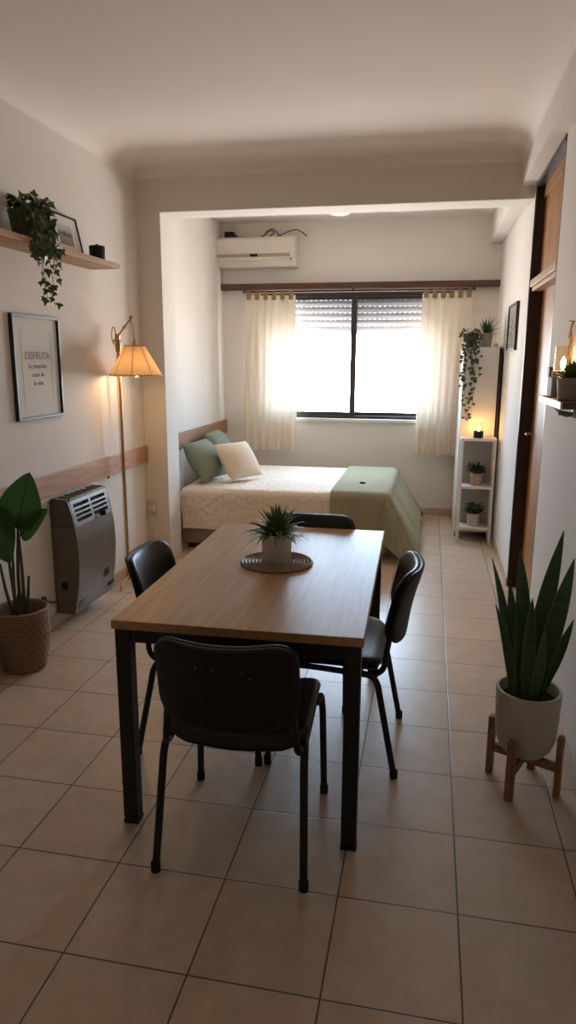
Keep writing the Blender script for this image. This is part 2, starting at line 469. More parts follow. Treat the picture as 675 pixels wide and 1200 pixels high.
bm = B(); box2(bm, (PX, BY0, BZ), (XR, BY1, ZC), 0.004); struct('trim_1', bm, 'wall')             # downstand beam
bm = B(); box2(bm, (0.52, YR, 2.66), (XR, BY0, ZC), 0.004); struct('trim_2', bm, 'wall')           # boxed soffit, living side
bm = B(); box2(bm, (0.50, BY1, 2.63), (XR, YB, ZC), 0.004); struct('trim_3', bm, 'wall')           # boxed soffit, alcove side

# plaster coving
def cove(name, p0, p1, inward, d=0.155, h=0.075, lip=False):
    bm = B(); p0, p1, inw = V(p0), V(p1), V(inward)
    prof = [(0, 0), (0, -h)]
    for k in range(1, 9):
        a = k/8*PI/2; prof.append((d*(1-math.cos(a)), -h+h*math.sin(a)*0.93))
    prof += [(d+.012, -h*0.07), (d+.012, 0)] if lip else [(d+.05, -.0005), (d+.05, 0)]
    prism(bm, [p0+inw*x+V((0, 0, z)) for x, z in prof], p1-p0)
    return struct(name, bm, 'ceil', smooth=True)
cove('trim_4', (XL, YR, ZC), (XL, BY0, ZC), (1, 0, 0))
cove('trim_5', (0.52, YR, ZC), (0.52, BY0, ZC), (-1, 0, 0), lip=True)
cove('trim_6', (XL, BY0, ZC), (0.52, BY0, ZC), (0, -1, 0))

# skirting tiles
def skirt(name, a, b, n, h=0.075, t=0.011):
    bm = B(); a, b, n = V(a), V(b), V(n)
    lo = V([min(p) for p in zip(a, b, a+n*t, b+n*t)]); hi = V([max(p) for p in zip(a, b, a+n*t, b+n*t)])
    hi.z = h; box2(bm, lo, hi, 0.003); struct(name, bm, 'skirt')
skirt('baseboard_left', (XL, YR, 0), (XL, BY0, 0), (1, 0, 0))
skirt('baseboard_pier', (XL, BY0, 0), (PX, BY0, 0), (0, -1, 0))
skirt('baseboard_alcove', (XA, BY1, 0), (XA, YB, 0), (1, 0, 0))
skirt('baseboard_back', (XA, YB, 0), (XR, YB, 0), (0, -1, 0))
skirt('baseboard_right', (XR, YR, 0), (XR, DY0, 0), (-1, 0, 0))
skirt('baseboard_right.001', (XR, DY1, 0), (XR, YB, 0), (-1, 0, 0), 0.05)

# ---- dado rail
bm = B(); box2(bm, (XL, YR, 0.785), (XL+.022, 5.045, 0.912), 0.003); struct('trim_7', bm, 'pine')

# ---- window
def wframe(bm, x0, x1, z0, z1, y0, y1, w, wt=None, wb=None):
    wt = wt or w; wb = wb or w
    box2(bm, (x0, y0, z0), (x0+w, y1, z1), .003); box2(bm, (x1-w, y0, z0), (x1, y1, z1), .003)
    box2(bm, (x0+w, y0, z1-wt), (x1-w, y1, z1), .003); box2(bm, (x0+w, y0, z0), (x1-w, y1, z0+wb), .003)
win = bpy.data.objects.new('window_1', None); COL.objects.link(win); win['kind'] = 'structure'
bm = B(); wframe(bm, WX0, WX1, WZ0, WZ1, YB+.02, YB+.11, .035, .04, .03); obj('window_frame', bm, 'alu', win, False)
XM = -0.776
for i, (x0, x1, y0) in enumerate(((WX0+.03, XM+.03, YB+.035), (XM-.03, WX1-.03, YB+.07))):
    bm = B(); wframe(bm, x0, x1, WZ0+.025, WZ1-.035, y0, y0+.03, .055, .035, .04); s = obj('sash', bm, 'alu', win, False)
    bm = B(); box2(bm, (x0+.05, y0+.012, WZ0+.06), (x1-.05, y0+.017, WZ1-.065)); obj('pane', bm, 'glass', s, False)
bm = B(); box2(bm, (WX0-.03, YB-.035, WZ0-.03), (WX1+.03, YB+.02, WZ0), .004); obj('window_sill', bm, 'sill', win, False)
# roller shutter, partly down: curved slats joined by a perforated web
bm = B(); ys = YB+.15; pitch = .0635
zt = WZ1; zb = 1.81
z = zb; k = 0
while z < zt+.02:
    h = .0619 if k else .085
    n = 5
    prof = [(ys+.010*(1-((2*i/n-1)**2))*-1, z+h*i/n) for i in range(n+1)]
    poly = [V((WX0+.01, y, zz)) for y, zz in prof]+[V((WX0+.01, y+.008, zz)) for y, zz in reversed(prof)]
    prism(bm, poly, V((WX1-WX0-.02, 0, 0)))
    zz = z+h
    x = WX0+.01
    gap = pitch-.0619
    while x < WX1-.03:
        box2(bm, (x, ys, zz), (min(x+.034, WX1-.01), ys+.006, zz+gap)); x += .05
    z = zz+gap; k += 1
obj('roller_shutter', bm, 'shutter', win, True)

# ---- door recess on the right
door = bpy.data.objects.new('door_1', None); COL.objects.link(door); door['kind'] = 'structure'
XD = XR+.08; XT = XR+.055
bm = B()
box2(bm, (XR-.0, DY1-.035, 0), (XR+.19, DY1, DZ), .002); box2(bm, (XR+.0, DY0, 0), (XR+.19, DY0+.03, DZ), .002)
box2(bm, (XR-.004, DY0+.03, DZ-.03), (XR+.19, DY1-.035, DZ), .002); obj('door_frame', bm, 'jambwood', door, False)
bm = B(); box2(bm, (XR-.004, DY1-.03, 0.0), (XR-.0005, DY1+.002, DZ), .002); obj('architrave', bm, 'jambwood', door, False)
bm = B(); box2(bm, (XR-.002, DY0+.03, 2.025), (XR+.16, DY1-.035, 2.068), .004); box2(bm, (XR+.012, DY0+.03, 2.0), (XR+.16, DY1-.035, 2.025), .003)
obj('lintel', bm, 'palewood', door, False)
bm = B(); box2(bm, (XT, DY0+.03, 2.068), (XT+.03, DY1-.035, DZ-.03))
box2(bm, (XT-.012, DY0+.03, DZ-.10), (XT, DY1-.035, DZ-.03), .003); obj('transom_panel', bm, 'doorwood', door, False)
bm = B(); box2(bm, (XD, DY0+.03, 0.008), (XD+.04, DY1-.035, 2.0)); lf = obj('door_leaf', bm, 'doorwood', door, False)
bm = B(); box(bm, (XD-.004, DY1-.10, 1.07), (.008, .035, .16), .003); tube(bm, [(XD, DY1-.10, 1.09), (XD-.045, DY1-.10, 1.09), (XD-.05, DY1-.20, 1.09)], .008, 10); obj('door_handle', bm, 'brass', lf)
# added unseen slab closes the space behind the door so no light leaks in
bm = B(); box2(bm, (XR+.18, DY0-.05, 0), (XR+.24, DY1+.05, ZC)); struct('door_light_blocker', bm, 'wall')

# ================================================================== TABLE
TX, TY, TRZ = -0.58, 2.668, math.radians(1.1)
TW, TL, TH = 0.815, 1.378, 0.745
t = thing('dining_table', 'rectangular oak-topped dining table with black square steel legs in mid room', 'table', (TX, TY, 0), TRZ)
bm = B(); box(bm, (0, 0, TH-.015), (TW, TL, .03), .003); obj('table_top', bm, 'tablewood', t, False)
bm = B()
a = .05
for sy in (-1, 1): box(bm, (0, sy*(TL/2-.008-a/2), TH-.03-.024), (TW-.02-2*a, .04, .046), .002)
for sx in (-1, 1): box(bm, (sx*(TW/2-.008-a/2), 0, TH-.03-.024), (.04, TL-.02-2*a, .046), .002)
obj('apron', bm, 'blacksteel', t, False)
for sx in (-1, 1):
    for sy in (-1, 1):
        bm = B(); c = (sx*(TW/2-.008-a/2), sy*(TL/2-.008-a/2))
        box(bm, (c[0], c[1], (TH-.03+.012)/2+.004), (a, a, TH-.03-.020), .003)
        lg = obj('leg', bm, 'blacksteel', t, False)
        bm = B(); box(bm, (c[0], c[1], .007), (a+.003, a+.003, .014), .003); obj('foot_cap', bm, 'rubber', lg, False)

# ---- mat and pot on the table
MATP = (-0.587, 2.715)
prof = [(0, 0), (0.148, 0), (0.151, .004)]
r = .149
while r > .004:
    prof += [(r, .0065), (r-.0055, .0118), (r-.0112, .0068), (r-.0125, .002)]; r -= .0145
prof += [(0, .008)]
bm = B(); lathe(bm, prof, 64); o = obj('placemat', bm, 'coil', None, True, (MATP[0], MATP[1], TH), 80)
tag(o, 'round woven rope placemat lying on the dining table', 'placemat')

def potted(name, label, loc, r_top, r_bot, h, potmat, leafmat, grow, group=None, thick=.008, potname='pot', rim=0.0):
    t = thing(name, label, 'plant', loc, 0, group)
    bm = B()
    lathe(bm, [(0, 0), (r_bot*.93, 0), (r_bot, .006), (r_bot+(r_top-r_bot)*.5, h*.5), (r_top+rim, h-.004), (r_top+rim-.003, h), (r_top-thick+.002, h), (r_top-thick, h-.006), (r_top-thick-.002, h*.75), (0, h*.75)], 40)
    obj(potname, bm, potmat, t)
    bm = B(); lathe(bm, [(0, h*.76), (r_top-thick-.004, h*.76), (r_top-thick-.004, h*.84), (0, h*.87)], 28); obj('soil', bm, 'soil', t)
    bm = B(); grow(bm, h*.85, r_top-thick); obj('foliage', bm, leafmat, t, recalc=False)
    return t

def bushy(height, spread, n, wid, blade='blade', droop=.35, lean=1.0, seed=1):
    def g(bm, z0, rp):
        R = random.Random(seed)
        for i in range(n):
            a = R.uniform(0, 2*PI); e = R.random()**0.7
            b = V((math.cos(a)*rp*.5*e, math.sin(a)*rp*.5*e, z0))
            out = V((math.cos(a), math.sin(a), 0)); reach = spread*e*R.uniform(.75, 1.05)*lean
            hz = height*(1-0.55*e*e)*R.uniform(.7, 1.05)
            mid = b+out*reach*.45+V((0, 0, hz*.95)); tip = b+out*reach+V((0, 0, hz*(1-droop*e)))
            w = wid*R.uniform(.8, 1.2)
            pts = smooth_path([b, mid, tip], 5); side = out.cross(V((0, 0, 1)))
            prev = None; m = len(pts)
            for k, p in enumerate(pts):
                tt = k/(m-1); ww = w/2*(1-tt**2.0)*(0.5+0.5*min(1, tt*3))+.0002
                cur = (bm.verts.new(p+side*ww+V((0, 0, ww*.3))), bm.verts.new(p), bm.verts.new(p-side*ww+V((0, 0, ww*.3))))
                if prev:
                    bm.faces.new((prev[0], prev[1], cur[1], cur[0])); bm.faces.new((prev[1], prev[2], cur[2], cur[1]))
                prev = cur
    return g

def arching(length, n, wid, seed=1, lo=18, hi=88, grav=.55):
    def g(bm, z0, rp):
        R = random.Random(seed)
        for i in range(n):
            a = R.uniform(0, 2*PI); el = math.radians(lo+(hi-lo)*R.random()**.8); L = length*R.uniform(.72, 1.08)
            out = V((math.cos(a), math.sin(a), 0)); side = out.cross(V((0, 0, 1)))
            b = V((0, 0, z0))+out*rp*.45*R.random()*(1.2-math.sin(el))
            w = wid*R.uniform(.75, 1.2); prev = None; m = 9; p = b.copy(); d = out*math.cos(el)+V((0, 0, math.sin(el)))
            tw = R.uniform(-.5, .5)
            for k in range(m+1):
                t = k/m; ww = w/2*(math.sin(PI*min(.999, .12+.88*t**.8)))**.8+.0002
                up = side.cross(d).normalized()*-1; sd = (side*math.cos(tw)+up*math.sin(tw))
                cur = (bm.verts.new(p+sd*ww+up*ww*.35), bm.verts.new(p), bm.verts.new(p-sd*ww+up*ww*.35))
                if prev:
                    bm.faces.new((prev[0], prev[1], cur[1], cur[0])); bm.faces.new((prev[1], prev[2], cur[2], cur[1]))
                prev = cur
                p = p+d*L/m; d = (d+V((0, 0, -grav/m*(1.1-math.sin(el)*.55)*2.2*t*2))).normalized()
    return g

def leafy(height, spread, n, size, seed=1):
    def g(bm, z0, rp):
        R = random.Random(seed)
        for i in range(n):
            a = R.uniform(0, 2*PI); e = R.random()**0.6; out = V((math.cos(a), math.sin(a), 0))
            b = V((0, 0, z0))+out*rp*.4*e
            p = b+out*spread*e*R.uniform(.6, 1)+V((0, 0, height*R.uniform(.25, 1)*(1-.35*e)))
            tube(bm, [b, (b+p)/2+V((0, 0, .01)), p], .0015, 4)
            for q in range(3):
                d = (out*R.uniform(.2, 1)+V((R.uniform(-1, 1), R.uniform(-1, 1), R.uniform(-.3, .8)))).normalized()
                s = size*R.uniform(.7, 1.2)
                leaf(bm, p, p+d*s, V((R.uniform(-.5, .5), R.uniform(-.5, .5), 1)), s*.5, 'ovate', .15, .2, 5)
    return g

potted('potted_fern', 'bushy green plant in white cylindrical pot on the table placemat', (MATP[0], MATP[1], TH+.0118), .064, .058, .116, 'ceramic', 'leaffern',
       arching(.138, 140, .0145, 4, 8, 88, .95))

# ================================================================== CHAIRS
def make_chair(label, loc, rz, group):
    t = thing('dining_chair', label, 'chair', loc, rz, group)
    # seat
    def sbend(p): return V((p.x, p.y, p.z + 0.03*(p.x/.23)**2 - .012 + (0.012 if p.y > 0 else -.02)*(abs(p.y)/.22)**2*(-1 if p.y > 0 else 1)*.8))
    bm = B(); pad(bm, .455, .43, .05, .075, 3.5, 16, lambda p: sbend(p), Matrix.Translation((0, .015, .452))); obj('seat', bm, 'blackvinyl', t, auto=70)
    bm = B(); pad(bm, .43, .40, .018, .07, 6, 12, lambda p: sbend(p), Matrix.Translation((0, .015, .424))); obj('seat_shell', bm, 'blackplastic', t, auto=70)
    # backrest, curved round the sitter, leaning back
    def bbend(p): return V((p.x, p.y, p.z + .055*(p.x/.21)**2 - .01*(p.y/.15)**2))
    th = math.radians(12)
    # local: x width, y up, z forward(+Y)
    mt = Matrix.Translation((0, -.282, .655)) @ Matrix(((1, 0, 0, 0), (0, -math.sin(th), math.cos(th), 0), (0, math.cos(th), math.sin(th), 0), (0, 0, 0, 1)))
    bm = B(); pad(bm, .425, .285, .032, .075, 3.2, 16, bbend, mt @ Matrix.Translation((0, 0, .004))); bk = obj('backrest', bm, 'blackvinyl', t, auto=70)
    bm = B(); pad(bm, .43, .29, .020, .077, 7, 16, bbend, mt @ Matrix.Translation((0, 0, -.014))); sh = obj('back_shell', bm, 'blackplastic', t, auto=70)
    for x in (-.07, -.02, .06, .085):
        p = mt @ bbend(V((x, .075 if x < .08 else .05, -.0255))); bm = B(); box(bm, p, (.004, .003, .004), .001)
        obj('screw', bm, 'silver', sh)
    for s in (-1, 1):
        # side rail that turns up into the back support
        bm = B(); tube(bm, [(s*.20, .20, .405), (s*.21, .10, .418), (s*.213, -.10, .408), (s*.210, -.165, .406), (s*.204, -.205, .432), (s*.196, -.216, .50), (s*.186, -.230, .58), (s*.178, -.244, .64)], .0115, 10, 5)
        obj('side_rail', bm, 'blacksteel', t)
        bm = B(); tube(bm, [(s*.215, .13, .415), (s*.222, .20, .405), (s*.226, .217, .365), (s*.229, .222, .30), (s*.236, .235, .012)], .0125, 10, 4)
        lg = obj('leg', bm, 'blacksteel', t)
        bm = B(); lathe(bm, [(0, 0), (.015, 0), (.0155, .03), (.013, .034), (0, .034)], 12, (s*.2362, .2355, 0)); obj('foot_cap', bm, 'rubber', lg)
        bm = B(); tube(bm, [(s*.214, -.12, .41), (s*.219, -.165, .402), (s*.221, -.187, .37), (s*.223, -.198, .32), (s*.234, -.26, .012)], .0125, 10, 4)
        lg = obj('leg', bm, 'blacksteel', t)
        bm = B(); lathe(bm, [(0, 0), (.015, 0), (.0155, .03), (.013, .034), (0, .034)], 12, (s*.2342, -.2605, 0)); obj('foot_cap', bm, 'rubber', lg)
    for y in (.12, -.12):
        bm = B(); tube(bm, [(-.21, y, .412), (0, y, .405), (.21, y, .412)], .009, 8, 4); obj('cross_bar', bm, 'blacksteel', t)
    return t
G = 'black chairs around the dining table'
ch = make_chair('black padded chair at near end of table, its back towards the viewer', (-0.545, 2.05, 0), math.radians(1.5), G)
dup(ch, 'black padded chair at right side of table, on the open floor side', (-0.328, 2.672, 0), math.radians(90), G)
dup(ch, 'black padded chair at left side of table, nearest the floor lamp', (-0.842, 2.64, 0), math.radians(-87), G)
dup(ch, 'black padded chair at far end of table, mostly hidden, beside the bed', (-0.545, 3.14, 0), math.radians(180), G)

# ================================================================== BED
BX0, BX1, BYN, BYF, BT = -2.0, -0.27, 5.41, 6.82, 0.53
t = thing('bed', 'single bed with taupe base pushed into the alcove below the window', 'bed', ((BX0+BX1)/2, (BYN+BYF)/2, 0))
cx, cy = (BX0+BX1)/2, (BYN+BYF)/2
bm = B(); box(bm, (0, 0, .16), (BX1-BX0-.02, BYF-BYN-.03, .22), .012); obj('bed_base', bm, 'bedbase', t)
bm = B(); box(bm, (0, 0, .395), (BX1-BX0, BYF-BYN-.02, .24), .05, seg=4); obj('mattress', bm, 'mattress', t)
for sx in (-1, 1):
    for sy in (-1, 1):
        bm = B(); tube(bm, [(sx*(BX1-BX0-.14)/2, sy*(BYF-BYN-.14)/2, 0), (sx*(BX1-BX0-.14)/2, sy*(BYF-BYN-.14)/2, .055)], [.02, .026], 12); obj('leg', bm, 'jambwood', t)
bm = B(); tube(bm, [(BX0-cx-.012, BYN-cy+.03, 0.0), (BX0-cx-.012, BYN-cy+.03, .42)], .012, 10); obj('side_post', bm, 'blacksteel', t)

def drape(x0, x1, yn, yf, top, hn, hf, hl=0.0, hr=0.0, res=.03, amp=.006, flare=.08, flr=None, seed=1, off=0.0, r=.05, wav=9.0):
    """cloth laid over a box top: x0..x1, yn..yf is the support's top; hems drop hn (near), hf (far), hl, hr"""
    R = random.Random(seed); ph = [R.uniform(0, 6) for _ in range(6)]
    bm = B()
    xs0, xs1, ys0, ys1 = x0-hl, x1+hr, yn-hn, yf+hf
    nx = max(2, int((xs1-xs0)/res)); ny = max(2, int((ys1-ys0)/res)); g = []
    flr = flare if flr is None else flr
    def drop(d, flare):
        # arc length d past the edge -> (outward, downward), rounded by radius r
        if d <= 0: return 0.0, 0.0
        L = r*PI/2
        if d < L: a = d/r; return r*math.sin(a), r*(1-math.cos(a))
        e = d-L; return r+e*flare, r+e*math.sqrt(1-flare*flare)
    for i in range(nx+1):
        row = []
        for j in range(ny+1):
            x = xs0+(xs1-xs0)*i/nx; y = ys0+(ys1-ys0)*j/ny
            rx0 = x0+(r if hl else 0); rx1 = x1-(r if hr else 0); ry0 = yn+(r if hn else 0); ry1 = yf-(r if hf else 0)
            dx = x-rx1 if (hr and x > rx1) else (x-rx0 if (hl and x < rx0) else 0)
            dy = y-ry1 if (hf and y > ry1) else (y-ry0 if (hn and y < ry0) else 0)
            d = math.hypot(dx, dy)
            bx, by = x-dx, y-dy
            if d > 0:
                ux, uy = dx/d, dy/d; o, dn = drop(d, flare+(flr-flare)*(ux*ux if ux > 0 else 0))
                s = x*abs(uy)+y*abs(ux)
                cornerness = 4*(ux*uy)**2
                wv = math.sin(s*wav+ph[0])*.6+math.sin(s*wav*2.3+ph[1])*.4
                if abs(ux*uy) > 1e-6: wv += cornerness*2.2*math.sin(math.atan2(abs(uy), abs(ux))*6+ph[2]*0)
                amt = amp*min(1, dn/.12)*wv + cornerness*dn*.22
                p = V((bx+ux*(o+off+amt), by+uy*(o+off+amt), top+off-dn))
            else:
                p = V((x, y, top+off+.0025*math.sin(x*7+ph[3])*math.sin(y*6+ph[4])))
            p.z = max(p.z, .006)
            row.append(bm.verts.new(p))
        g.append(row)
    grid_faces(bm, g); return bm

bm = drape(BX0, BX1, BYN, BYF, .518, .315, .30, 0.02, .27, .03, .004, .03, .03, 3, .006, .055, 7)
o = obj('bedspread', bm, 'quilt', None); tag(o, 'ivory quilted bedspread covering the bed mattress', 'bedspread')
bm = drape(-.735, BX1, BYN, BYF, .528, .36, .25, 0, .46, .022, .010, .07, .52, 5, .018, .06, 9)
o = obj('throw_blanket', bm, 'throw', None); tag(o, 'sage green throw blanket draped over the foot of the bed', 'blanket')
bm = B(); pad(bm, .052, .036, .016, .016, 2.2, 10, None, Matrix.Translation((-.517, 5.80, .5575))); o = obj('remote_fob', bm, 'blackplastic')
tag(o, 'small dark oval trinket lying on top of the sage throw', 'trinket')

def cushion(name, label, m, loc, size, t, rx, ry, rz, cat='cushion', group=None):
    bm = B(); pad(bm, size[0], size[1], t, .03, 3, 18, pinch=.045)
    o = obj(name, bm, m, None, auto=180); o.location = loc; o.rotation_mode = 'XYZ'
    o.matrix_world = Matrix.Translation(loc) @ Matrix.Rotation(rz, 4, 'Z') @ Matrix.Rotation(rx, 4, 'X') @ Matrix.Rotation(ry, 4, 'Z')
    tag(o, label, cat, group)
    # piped seam
    bm = B(); pts = []
    n = 48
    for k in range(n+1):
        a = k/n*4; s = int(a) % 4; f = a-int(a)
        u, v = [(-1+2*f, -1), (1, -1+2*f), (1-2*f, 1), (-1, 1-2*f)][s]
        x = u*size[0]/2*(1-.045*(1-v*v)); y = v*size[1]/2*(1-.045*(1-u*u)); pts.append((x*.995, y*.995, 0))
    tube(bm, pts, .0035, 6); obj('piping', bm, m, o)
    return o
# cushions lean on the headboard: local y is up, z faces +X when rz=90
cushion('cushion', 'sage green cushion leaning at the near side of the headboard', 'sage', (-1.885, 5.77, .710), (.45, .37), .20, math.radians(58), 0, math.radians(82))
cushion('cushion', 'sage green cushion further back, half hidden behind the front sage cushion', 'sage', (-1.90, 6.32, .72), (.46, .40), .19, math.radians(62), 0, math.radians(92))
cushion('cushion', 'cream cushion propped in front of the two sage green ones', 'cream', (-1.61, 5.87, .700), (.40, .35), .18, math.radians(55), 0, math.radians(62))

bm = B(); box2(bm, (XA, 5.36, .80), (XA+.032, 7.165, .935), .004); o = obj('headboard', bm, 'headwood', None, False)
tag(o, 'long brown wooden headboard plank fixed to alcove wall behind the cushions', 'headboard')

# ================================================================== WINDOW DRESSING
bm = B(); box2(bm, (XA+.002, YB-.085, 2.240), (XR-.002, YB-.005, 2.300), .004); o = obj('curtain_board', bm, 'darkwood', None, False)
tag(o, 'dark brown wooden curtain board running the width of the back wall', 'curtain rail')
bm = B(); tube(bm, [(-1.875, YB-.10, 2.218), (.372, YB-.10, 2.218)], .008, 10)
for x in (-1.875, .372): lathe(bm, [(0, -.012), (.013, 0), (0, .012)], 12, (x, YB-.10, 2.218))
for x in (-1.872, -.776, .368): box2(bm, (x-.008, YB-.105, 2.218), (x+.008, YB-.0855, 2.2395), .002)
o = obj('curtain_rod', bm, 'blacksteel'); tag(o, 'thin dark curtain rod under the curtain board', 'curtain rod')
def curtain(label, x0t, x1t, x0b, x1b, ztop, zbot, folds, seed, tabs):
    R = random.Random(seed); ph = R.uniform(0, 6)
    y0 = YB-.10
    bm = B(); g = []; nx, nz = 90, 30
    t = thing('curtain', label, 'curtain', ((x0t+x1t)/2, y0, zbot), 0, 'cream tab-top curtains'); cx = (x0t+x1t)/2
    for j in range(nz+1):
        v = j/nz; row = []
        xa = x0t+(x0b-x0t)*v; xb = x1t+(x1b-x1t)*v
        for i in range(nx+1):
            u = i/nx
            uu = u+.012*math.sin(u*17+ph+v*1.5)
            dep = .020*(.45+.55*v)*(math.sin(u*folds*2*PI+ph+.5*math.sin(v*2.5+u*5)))+.008*math.sin(u*folds*4.1*PI+ph*2)*v
            z = ztop-(ztop-zbot)*v + (.010*math.sin(u*9+ph) if v > .97 else 0) - (.006*abs(math.sin(u*tabs*PI)) if v < .02 else 0)
            row.append(bm.verts.new((xa+(xb-xa)*uu-cx, dep, z-zbot)))
        g.append(row)
    grid_faces(bm, g); obj('cloth', bm, 'curtain', t, auto=180)
    for k in range(tabs):
        u = (k+.5)/tabs; x = x0t+(x1t-x0t)*u-cx; w = .044
        zz = ztop-zbot
        bm = B(); pts = [(-.013, zz-.045), (-.014, zz+.0), (-.012, zz+.030), (0, zz+.040), (.012, zz+.030), (.014, zz), (.013, zz-.045)]
        gg = [[bm.verts.new((x+s*w/2, y, z)) for (y, z) in pts] for s in (-1, 1)]
        grid_faces(bm, gg); o = obj('tab', bm, 'tab', t, auto=180)
        sm = o.modifiers.new('s', 'SOLIDIFY'); sm.thickness = .002
        if k % 2 == 0:
            bm = B(); lathe(bm, [(0, -.006), (.010, -.004), (.012, 0), (.010, .004), (0, .006)], 12)
            bmesh.ops.rotate(bm, cent=(0, 0, 0), matrix=Matrix.Rotation(PI/2, 3, 'X'), verts=bm.verts)
            bmesh.ops.translate(bm, vec=(x, -.022, zz-.034), verts=bm.verts); obj('button', bm, 'tab', o)
    return t
curtain('cream tab-top curtain at the left side of the window, above the bed', -1.865, -1.345, -1.90, -1.33, 2.185, .64, 7, 3, 6)
curtain('cream tab-top curtain at the right side of the window, beside the cabinet', -.115, .365, -.125, .30, 2.185, .63, 7, 8, 6)

# ================================================================== AIR CONDITIONER
t = thing('air_conditioner', 'white wall-mounted split air conditioner above the curtain board', 'air conditioner', (-1.733, YB-.003, 2.45))
W, D, Hh = .80, .20, .275
def acprof(x):
    return [V((x, 0, .0)), V((x, -.13, .0)), V((x, -.165, .03)), V((x, -.20, .075)), V((x, -.205, .09)), V((x, -.205, .25)), V((x, -.19, .27)), V((x, -.17, .275)), V((x, 0, .275))]
bm = B(); prism(bm, acprof(-W/2+.012), V((W-.024, 0, 0))); bd = obj('body', bm, 'acwhite', t, auto=30)
for s in (-1, 1):
    bm = B(); pr_ = acprof(-W/2 if s < 0 else W/2-.014); prism(bm, [V((p.x, p.y*1.02, p.z)) for p in pr_], V((.014, 0, 0))); obj('end_cap', bm, 'acwhite', t, auto=30)
bm = B(); box2(bm, (-W/2+.02, -.212, .085), (W/2-.05, -.203, .115), .003); obj('trim_strip', bm, 'acgrey', t)
bm = B(); box2(bm, (-.045, -.216, .087), (.030, -.210, .113), .003); obj('display', bm, 'void', t)
bm = B(); box(bm, (0.0, -.190, .048), (W-.08, .006, .055), .003, Matrix.Rotation(math.radians(-36), 3, 'X')); obj('louver', bm, 'acwhite', t)
bm = B(); box2(bm, (W/2-.055, -.20, .055), (W/2-.03, -.178, .075), .002); obj('sensor', bm, 'acgrey', t)
t = thing('junction_box', 'small dark box with loose cables on top of the air conditioner', 'cable box', (-2.02, YB-.07, 2.7255))
bm = B(); box(bm, (0, 0, .033), (.09, .08, .066), .006); obj('case', bm, 'blackplastic', t)
bm = B(); box(bm, (.055, 0, .02), (.03, .05, .035), .004); obj('connector', bm, 'cable', t)
def cab(pts, r=.005):
    bm = B(); tube(bm, pts, r, 8, 6); return obj('cable', bm, 'cable', t)
cab([(.06, 0, .02), (.15, -.02, .012), (.28, -.02, .006), (.36, -.02, .03), (.43, -.01, .085), (.50, -.02, .03), (.53, -.03, .006)])
cab([(.06, -.02, .012), (.2, -.03, .007), (.33, -.01, .012), (.39, 0, .07), (.45, 0, .05), (.40, -.02, .006)])
cab([(.30, -.01, .006), (.48, -.02, .012), (.58, -.01, .05), (.67, -.01, .07), (.74, -.01, .04), (.78, -.02, .006)])

# ceiling lamp in the alcove
t = thing('ceiling_light', 'round white dome light on the alcove ceiling', 'light', (-.855, 6.55, ZC))
bm = B(); lathe(bm, [(0, 0), (.13, 0), (.135, -.012), (.12, -.02), (0, -.02)], 32); obj('base', bm, 'whitelacq', t)
bm = B(); lathe(bm, [(.118, -.018), (.115, -.04), (.09, -.066), (.05, -.08), (0, -.085)], 32); obj('dome', bm, 'dome', t)

# ================================================================== LEFT WALL: poster, shelf, photo, candle
def frame_on(name, label, w, h, bar, depth, pane=True):
    """local frame: x = along width, z = up, front faces local -y"""
    t = thing(name, label, 'picture')
    bm = B()
    for s in (-1, 1):
        box(bm, (s*(w-bar)/2, -depth/2, 0), (bar, depth, h), .0015); box(bm, (0, -depth/2, s*(h-bar)/2), (w-2*bar, depth, bar), .0015)
    obj('frame', bm, 'blackframe', t, False)
    bm = B(); box2(bm, (-(w-bar)/2, -.004, -(h-bar)/2), (w/2-bar/2, -.001, h/2-bar/2)); obj('back_board', bm, 'blackframe', t, False)
    bm = B(); box2(bm, (-(w-2*bar)/2, -.007, -(h-2*bar)/2), (w/2-bar, -.0045, h/2-bar)); obj('mount', bm, 'paper', t, False)
    if not pane: return t
    bm = B(); box2(bm, (-(w-2*bar)/2, -depth*.75-.001, -(h-2*bar)/2), (w/2-bar, -depth*.75, h/2-bar)); obj('pane', bm, 'glass', t, False)
    return t
def facing(o, loc, yaw, tilt=0.0):
    o.matrix_world = Matrix.Translation(loc) @ Matrix.Rotation(yaw, 4, 'Z') @ Matrix.Rotation(tilt, 4, 'X')

# poster with lettering; yaw 90 deg turns local -y to +X and local x to +Y
t = frame_on('poster_frame', 'tall black-framed lettered poster on left wall below the shelf', .475, .555, .016, .022, False)
facing(t, (XL+.001, 3.582, 1.515), PI/2)
bm = B(); w2, h2 = .30, .40
for s in (-1, 1):
    box(bm, (s*w2/2, -.0075, 0), (.0025, .001, h2), 0); box(bm, (0, -.0075, s*h2/2), (w2, .001, .0025), 0)
obj('ruled_border', bm, 'paper2', t, False)
def text_mesh(name, s, size, x, z, m, parent, y=-.0078, ext=.0003, sx=1.0):
    cu = bpy.data.curves.new(name, 'FONT'); cu.body = s; cu.size = size; cu.align_x = 'CENTER'; cu.align_y = 'CENTER'; cu.extrude = ext; cu.resolution_u = 3
    tmp = bpy.data.objects.new('t', cu); COL.objects.link(tmp)
    dg = bpy.context.evaluated_depsgraph_get(); me = bpy.data.meshes.new_from_object(tmp.evaluated_get(dg))
    bpy.data.objects.remove(tmp); bpy.data.curves.remove(cu)
    me.transform(Matrix.Translation((x, y, z)) @ Matrix.Rotation(PI/2, 4, 'X') @ Matrix.Diagonal((sx, 1, 1, 1)))
    me.materials.clear(); me.materials.append(M[m]); me.name = name
    o = bpy.data.objects.new(name, me); COL.objects.link(o); o.parent = parent; return o
text_mesh('lettering', 'DISFRUTA', .058, .005, .062, 'ink', t, sx=.95)
text_mesh('lettering', 'las pequeñas', .036, .0, .008, 'ink', t)
text_mesh('lettering', 'cosas de', .036, 0, -.038, 'ink', t)
text_mesh('lettering', 'la vida', .038, 0, -.083, 'ink', t)

